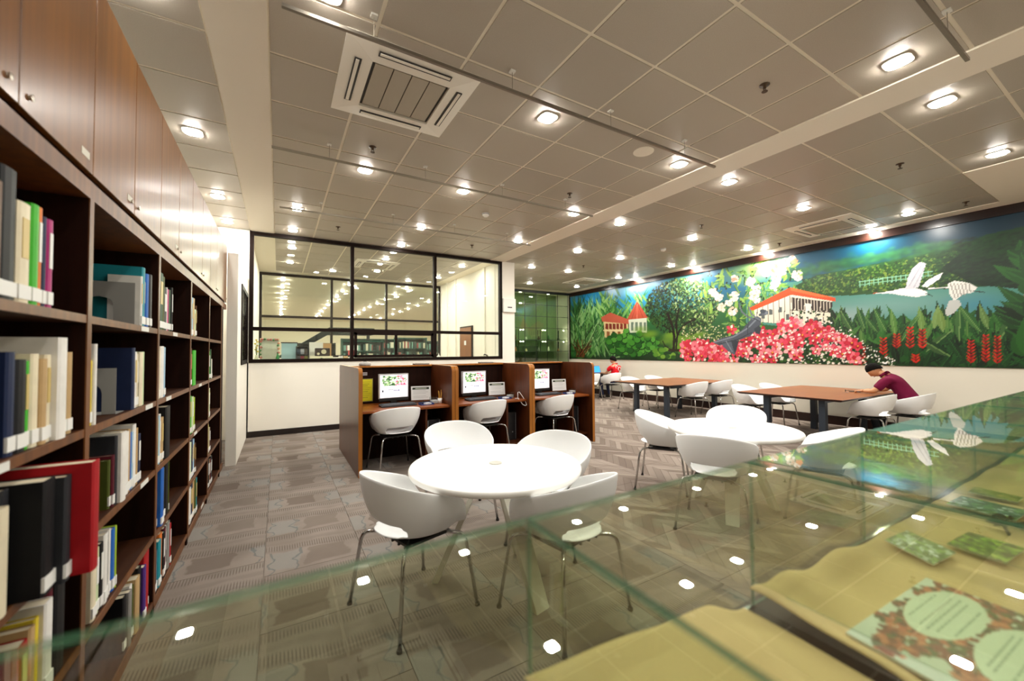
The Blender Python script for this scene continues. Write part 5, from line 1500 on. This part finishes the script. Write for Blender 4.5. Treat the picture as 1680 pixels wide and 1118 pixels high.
pg([(1552, 508), (1558, 494), (1574, 492), (1578, 500), (1566, 514), (1553, 520)], '#c9ccc9'); ln([(1598, 478), (1616, 480)], 1.6, '#3a3a38'); ln([(1520, 482), (1530, 486)], 1.4, '#3a3a38')
# --- foliage beyond the right edge of the picture
for k in range(420):
    x = g_.uniform(10.3, mu.w); y = g_.uniform(-.2, 1.5)
    mu.leaf(x, y, g_.uniform(.25, .6), g_.uniform(.05, .12), math.radians(g_.uniform(35, 150)), lin(g_.choice(['#17371a', '#1f4a20', '#2c6029', '#28552c', '#38702f'])), 1., lin('#3f7a38'))

mu.C[:] = np.clip(mu.C, 0, 1) ** 1.28 * .92
mural = thing('mural', 'long painted mural of orchids, birds, houses and tropical plants', 'mural', (XM - .02, 0, 0))
mural.location = (0, 0, 0)
MB().box(XM - .018, XM, MUE, MU0, MZ0, MZ1).build('panel', P('mural_board', '#3a3a34', .7), mural)
mu.build('painting', ((XM - .020, MU0, MZ0), (0, -1, 0), (0, 0, 1)), painted('mural_paint', .32, 0, .45), mural)
M_mf = wood('mural_frame', '#0f0604', '#24100a', .3, .25, axis=1)
MB().box(XM - .05, XM, MUE, MU0 + .05, MZ1, H - .013).build('top_frame', M_mf, mural)
MB().box(XM - .05, XM, MU0, MU0 + .05, MZ0 - .01, MZ1).build('end_frame', M_mf, mural)

# ================================================================== people
def skin_obj(name, chains, mat, parent, sub=2):
    """chains: lists of (point, radius); points shared by position join into one skeleton"""
    vs, rs, es, key = [], [], [], {}
    def vid(p, r):
        k = tuple(round(a, 4) for a in p)
        if k not in key: key[k] = len(vs); vs.append(tuple(p)); rs.append(r)
        return key[k]
    for ch in chains:
        ids = [vid(p, r) for p, r in ch]
        es += [(a, b) for a, b in zip(ids[:-1], ids[1:])]
    me = bpy.data.meshes.new(name); me.from_pydata(vs, es, []); me.materials.append(mat)
    o = link(name, me, parent)
    sk = o.modifiers.new('skin', 'SKIN'); sk.use_smooth_shade = True; sk.branch_smoothing = .6
    lay = me.skin_vertices[0] if me.skin_vertices else None
    if lay is None:
        me.attributes
    for i, r in enumerate(rs):
        rr = r if isinstance(r, tuple) else (r, r)
        lay.data[i].radius = rr; lay.data[i].use_root = False
    # one root per connected piece
    adj = {i: [] for i in range(len(vs))}
    for a, b in es: adj[a].append(b); adj[b].append(a)
    seen = set()
    for i in range(len(vs)):
        if i in seen: continue
        lay.data[i].use_root = True; st = [i]
        while st:
            q = st.pop()
            if q in seen: continue
            seen.add(q); st += adj[q]
    s = o.modifiers.new('smooth', 'SUBSURF'); s.levels = sub; s.render_levels = sub
    return o

def V3(*a): return Vector(a)
def hand_chains(wrist, fwd, up, side, curl=.6, s=1.):
    """palm plus five fingers; side points towards the thumb"""
    fwd, up, side = fwd.normalized(), up.normalized(), side.normalized()
    palm = wrist + fwd * .05 * s
    ch = [[(wrist, .024 * s), (palm, (.034 * s, .016 * s)), (wrist + fwd * .09 * s, (.036 * s, .014 * s))]]
    for k, (off, L) in enumerate(((.028, .068), (.010, .078), (-.010, .072), (-.027, .056))):
        b = wrist + fwd * .085 * s + side * off * s
        p1 = b + fwd * L * .45 * s - up * .006 * s
        p2 = p1 + (fwd * math.cos(curl) - up * math.sin(curl)) * L * .32 * s
        p3 = p2 + (fwd * math.cos(curl * 1.7) - up * math.sin(curl * 1.7)) * L * .25 * s
        ch.append([(b, .0095 * s), (p1, .0088 * s), (p2, .008 * s), (p3, .0068 * s)])
    b = wrist + fwd * .03 * s + side * .026 * s
    p1 = b + (fwd * .6 + side * .75).normalized() * .036 * s; p2 = p1 + (fwd * .95 + side * .2 - up * .2).normalized() * .03 * s
    ch.append([(b, .012 * s), (p1, .0105 * s), (p2, .008 * s)])
    return ch

def head_mesh(mat):
    """head looking along +Y, origin at its centre, chin and nose shaped"""
    def fn(u, v):
        th = 2 * math.pi * u; ph = math.pi * v
        x = math.sin(ph) * math.sin(th); y = math.sin(ph) * math.cos(th); z = -math.cos(ph)
        X, Y, Z = x * .078, y * .098, z * .118
        if z < -.1:
            k = min(1, (-.1 - z) / .9); X *= 1 - .38 * k; Y = Y * (1 - .25 * k) + .018 * k
        front = max(0, y)
        if front > .6:
            dx = abs(X)
            Y += .020 * math.exp(-(dx / .012) ** 2) * math.exp(-((Z + .018) / .022) ** 2)      # nose
            Y += .006 * math.exp(-((Z - .018) / .012) ** 2)                                      # brow
            Y -= .008 * math.exp(-((dx - .030) / .014) ** 2) * math.exp(-((Z - .002) / .011) ** 2)  # eye sockets
            Y += .005 * math.exp(-(dx / .022) ** 2) * math.exp(-((Z + .060) / .010) ** 2)         # lips
        return (X, Y, Z)
    return MB().grid(fn, 28, 22, wrap=True).mesh('head', mat, True)

M_skinA = P('skin_warm', '#c08a62', .5, var=(12, .06))
M_hairA = P('hair_black', '#0e0a08', .85, spec=.12, bump=(90, .8))
M_eye = P('eye_dark', '#14100e', .3)
M_lips = P('lip_tone', '#9a5a4a', .5)
def head(parent, loc, pitch, yaw, hair_mat, hair_fn, skin):
    """pitch > 0 looks down"""
    h = link('head', head_mesh(skin), parent, loc)
    h.rotation_euler = (-pitch, 0, yaw)
    for s in (-1, 1):
        MB().lathe([(.001, -.006), (.010, -.004), (.011, .002), (.001, .006)], 10).build('eye', M_eye, h)
        e = h.children[-1]; e.location = (s * .030, .088, .002); e.rotation_euler = (math.pi / 2, 0, 0); e.scale = (1, .55, 1)
        MB().grid(lambda u, v: (.004 + .010 * math.sin(math.pi * v), .020 * math.cos(2 * math.pi * u) * math.sin(math.pi * v) * .8, .034 * (v - .5) * 2 * .9 + .006 * math.sin(2 * math.pi * u) * math.sin(math.pi * v)), 12, 8, wrap=True).build('ear', skin, h, True)
        e = h.children[-1]; e.location = (s * .072, -.008, -.006); e.scale = (s, 1, 1)
        MB().tube([(s * .016, .0975, .024), (s * .030, .096, .028), (s * .044, .089, .024)], .0035, 6).build('eyebrow', hair_mat, h, True)
    MB().tube([(-.022, .094, -.060), (0, .101, -.058), (.022, .094, -.060)], .0045, 6).build('mouth', M_lips, h, True)
    def fn(u, v):
        th = 2 * math.pi * u; ph = math.pi * (.5 + v * .5)
        x, y, z = math.sin(ph) * math.sin(th), math.sin(ph) * math.cos(th), -math.cos(ph)
        low, thick = hair_fn(y, x)
        zz = low + (1 - low) * z
        sph = math.sqrt(max(0, 1 - zz * zz)); q = math.hypot(x, y) or 1
        X, Y = x / q * sph, y / q * sph
        k = 1 + thick
        return (X * .078 * k, Y * .098 * k - .002, zz * .118 * k + .002)
    MB().grid(fn, 32, 14, wrap=True).build('hair', hair_mat, h, True)
    return h

# ---------------------------------------------------------------- man in maroon, bent over the table
M_maroon = P('maroon_cotton', '#6a0f34', .85, spec=.2, var=(9, .14), bump=(60, .25))
M_trous = P('dark_trousers', '#1a1b1f', .85, spec=.2)
M_shoe = P('dark_shoe', '#141211', .5)
px_ = 8.44
man = thing('person', 'seated person in a maroon polo shirt bent over the wooden table', 'person', (px_, 2.25, 0))
def A(x, y, z): return Vector((x - px_, y - 2.25, z))
pel, wai, che, upb, nck, hed = A(8.44, 2.22, .56), A(8.44, 2.28, .70), A(8.43, 2.36, .87), A(8.43, 2.465, .995), A(8.42, 2.565, 1.055), A(8.415, 2.655, 1.095)
lsh, lel, lwr = A(8.245, 2.475, .955), A(8.165, 2.60, .775), A(8.26, 2.765, .765)
rsh, rel, rwr = A(8.62, 2.475, .955), A(8.72, 2.62, .775), A(8.60, 2.78, .765)
def man_legs(s):
    x = 8.44 + s * .11
    return [(A(x, 2.24, .525), .085), (A(x + s * .02, 2.46, .535), .080), (A(x + s * .03, 2.66, .50), .062), (A(x + s * .03, 2.64, .28), .056), (A(x + s * .03, 2.60, .09), .042)]
body = [[(pel, .135), (wai, (.10, .08)), (che, (.115, .075)), (upb, (.10, .06)), (nck, .056), (hed, .050)],
        [(upb, (.10, .06)), (lsh, .048), (lel, .042), (lwr, .027)], [(upb, (.10, .06)), (rsh, .048), (rel, .042), (rwr, .027)]]
for s in (-1, 1): body.append([(pel, .135)] + [(p, r * .85) for p, r in man_legs(s)])
skin_obj('body', body, M_skinA, man)
for w_, side, f in ((lwr, V3(1, 0, 0), V3(.35, .94, -.05)), (rwr, V3(-1, 0, 0), V3(-.3, .95, -.05))):
    skin_obj('hand', hand_chains(w_, f, V3(0, 0, 1), side, .75), M_skinA, man, 1)
sl = .62
shirt = [[(A(8.44, 2.225, .60), .150), (wai, (.158, .128)), (che, (.178, .128)), (upb, (.168, .128)), (upb + (nck - upb) * .55, .098), (upb + (nck - upb) * .85, .076)],
         [(upb, (.168, .128)), (lsh, .076), (lsh + (lel - lsh) * sl, .066), (lsh + (lel - lsh) * .8, .063)], [(upb, (.168, .128)), (rsh, .076), (rsh + (rel - rsh) * sl, .066), (rsh + (rel - rsh) * .8, .063)]]
skin_obj('polo_shirt', shirt, M_maroon, man)
cl_ = MB().grid(lambda u, v: tuple(upb + (nck - upb) * (.64 + .32 * v) + Vector((math.cos(2 * math.pi * u) * (.084 - .016 * v), math.sin(2 * math.pi * u) * .052, math.sin(2 * math.pi * u) * -.045))), 20, 3, wrap=True).build('collar', M_maroon, man, True)
cl_.modifiers.new('thick', 'SOLIDIFY').thickness = .008
skin_obj('trousers', [[(A(8.44, 2.20, .54), .152), (A(8.44, 2.23, .60), .150)], [(A(8.44, 2.20, .54), .152)] + man_legs(-1), [(A(8.44, 2.20, .54), .152)] + man_legs(1)], M_trous, man)
for s in (-1, 1):
    x = 8.44 + s * .14
    skin_obj('shoe', [[(A(x, 2.57, .05), .042), (A(x, 2.66, .042), .042), (A(x, 2.77, .032), (.042, .030))]], M_shoe, man)
head(man, hed + V3(0, .012, .012), 1.0, .12, M_hairA, lambda y, x: (-.02 + (.45 if y > 0 else .62) * y, .05), M_skinA)
# things on the table before the man
pho = thing('eyeglasses', 'dark eyeglasses lying on the table before the man', 'glasses', (8.30, 3.02, .725), .4)
for s in (-1, 1):
    MB().tube([(s * .035 + .026 * math.cos(a * math.pi / 6), 0, .022 + .018 * math.sin(a * math.pi / 6)) for a in range(13)], .0025, 6).build('rim', M_black, pho, True)
    MB().tube([(s * .062, 0, .028), (s * .064, -.10, .024), (s * .060, -.13, .006)], .0025, 6).build('temple', M_black, pho, True)
MB().tube([(-.010, 0, .026), (0, .002, .03), (.010, 0, .026)], .002, 6).build('bridge', M_black, pho)
tp = thing('smartphone', 'phone held flat before the man at the table', 'phone', (8.42, 2.93, .727), .15)
bevel(MB().box(-.038, .038, -.075, .075, 0, .009).build('case', M_black, tp), .003)
MB().box(-.034, .034, -.066, .066, .009, .0095).build('screen', P('phone_screen', '#6f767c', .15), tp)
kb = thing('key_bunch', 'small bunch of keys on the table beside the phone', 'keys', (8.20, 2.96, .725), .9)
MB().tube([(.016 * math.cos(a * math.pi / 6), .016 * math.sin(a * math.pi / 6), .003) for a in range(13)], .0018, 6).build('ring', M_silver, kb)
for k in range(3): MB().box(.012, .062, -.004, .004, .001 + k * .003, .003 + k * .003).build('key', M_silver, kb, rz=k * .7)

# ---------------------------------------------------------------- person in red at the far table
M_skinB = P('skin_tan', '#b98a68', .5)
M_red = P('red_jersey', '#c9161f', .8, spec=.2)
M_navy = P('navy_shorts', '#161f3f', .85)
RX, RY = 8.72, 8.86
red = thing('person', 'seated person in a red sports shirt at a laptop', 'person', (RX, RY, 0))
def B(x, y, z): return Vector((x, y, z))
pel, wai, che, upb, nck, hed = B(0, -.03, .56), B(0, -.04, .70), B(.01, -.05, .86), B(.02, -.04, .99), B(.02, .0, 1.075), B(.02, .035, 1.15)
lsh, lel, lwr = B(-.17, -.03, .95), B(-.20, .13, .76), B(-.12, .36, .77)
rsh, rel, rwr = B(.20, -.03, .95), B(.25, .14, .76), B(.15, .36, .77)
def red_legs(s): return [(B(s * .10, 0, .525), .082), (B(s * .12, .22, .53), .075), (B(s * .13, .42, .49), .058), (B(s * .13, .40, .27), .052), (B(s * .13, .34, .085), .038)]
body = [[(pel, .125), (wai, (.095, .07)), (che, (.11, .07)), (upb, (.095, .055)), (nck, .05), (hed, .045)], [(upb, (.095, .055)), (lsh, .044), (lel, .038), (lwr, .025)], [(upb, (.095, .055)), (rsh, .044), (rel, .038), (rwr, .025)]]
for s in (-1, 1): body.append([(pel, .125)] + [(p, r * .85) for p, r in red_legs(s)])
skin_obj('body', body, M_skinB, red)
for w_, side, f in ((lwr, V3(1, 0, 0), V3(.2, .96, -.1)), (rwr, V3(-1, 0, 0), V3(-.2, .96, -.1))): skin_obj('hand', hand_chains(w_, f, V3(0, 0, 1), side, .7), M_skinB, red, 1)
skin_obj('sports_shirt', [[(B(0, -.03, .60), .14), (wai, (.142, .112)), (che, (.164, .118)), (upb, (.15, .108)), (upb + (nck - upb) * .5, .085), (upb + (nck - upb) * .8, .062)],
         [(upb, (.15, .108)), (lsh, .07), (lsh + (lel - lsh) * .6, .064)], [(upb, (.15, .108)), (rsh, .07), (rsh + (rel - rsh) * .6, .064)]], M_red, red)
pn = MB()
for cx_, cz_, rr in ((.06, .90, .05), (-.05, .96, .04)):
    pn.tube([(cx_ + rr * math.cos(a), -.173 + .012 * abs(math.sin(a)), cz_ + rr * math.sin(a)) for a in [k * .42 for k in range(12)]], .010, 6)
pn.build('white_print', M_paper, red, True)
skin_obj('shorts', [[(B(0, -.04, .54), .145), (B(0, -.03, .60), .14)], [(B(0, -.04, .54), .145)] + red_legs(-1), [(B(0, -.04, .54), .145)] + red_legs(1)], M_navy, red)
for s in (-1, 1): skin_obj('shoe', [[(B(s * .13, .31, .045), .04), (B(s * .13, .40, .04), .04), (B(s * .13, .50, .03), (.04, .028))]], M_shoe, red)
head(red, hed + V3(0, .012, .012), .35, .25, M_hairA, lambda y, x: (-.12 + .5 * y, .08), M_skinB)
lp = thing('laptop', 'open laptop with a blue screen before the person in red', 'laptop', (8.74, 9.50, .725), 0)
MB().box(-.17, .17, -.12, .12, 0, .018).build('base', P('laptop_grey', '#5b5f66', .4), lp)
MB().box(-.15, .15, -.02, .09, .018, .02).build('keyboard', M_key, lp)
MB().add([(-.17, .12, .018), (.17, .12, .018), (.17, .20, .235), (-.17, .20, .235), (-.17, .128, .015), (.17, .128, .015), (.17, .208, .232), (-.17, .208, .232)], [(0, 1, 2, 3), (4, 7, 6, 5), (0, 4, 5, 1), (1, 5, 6, 2), (2, 6, 7, 3), (3, 7, 4, 0)]).build('lid', MATS['laptop_grey'], lp)
MB().add([(-.155, .1245, .034), (.155, .1245, .034), (.155, .1925, .222), (-.155, .1925, .222)], [(0, 1, 2, 3)]).build('screen', P('laptop_screen', '#2f7fd0', .3, emit=(lin('#2f86dc'), .8)), lp)
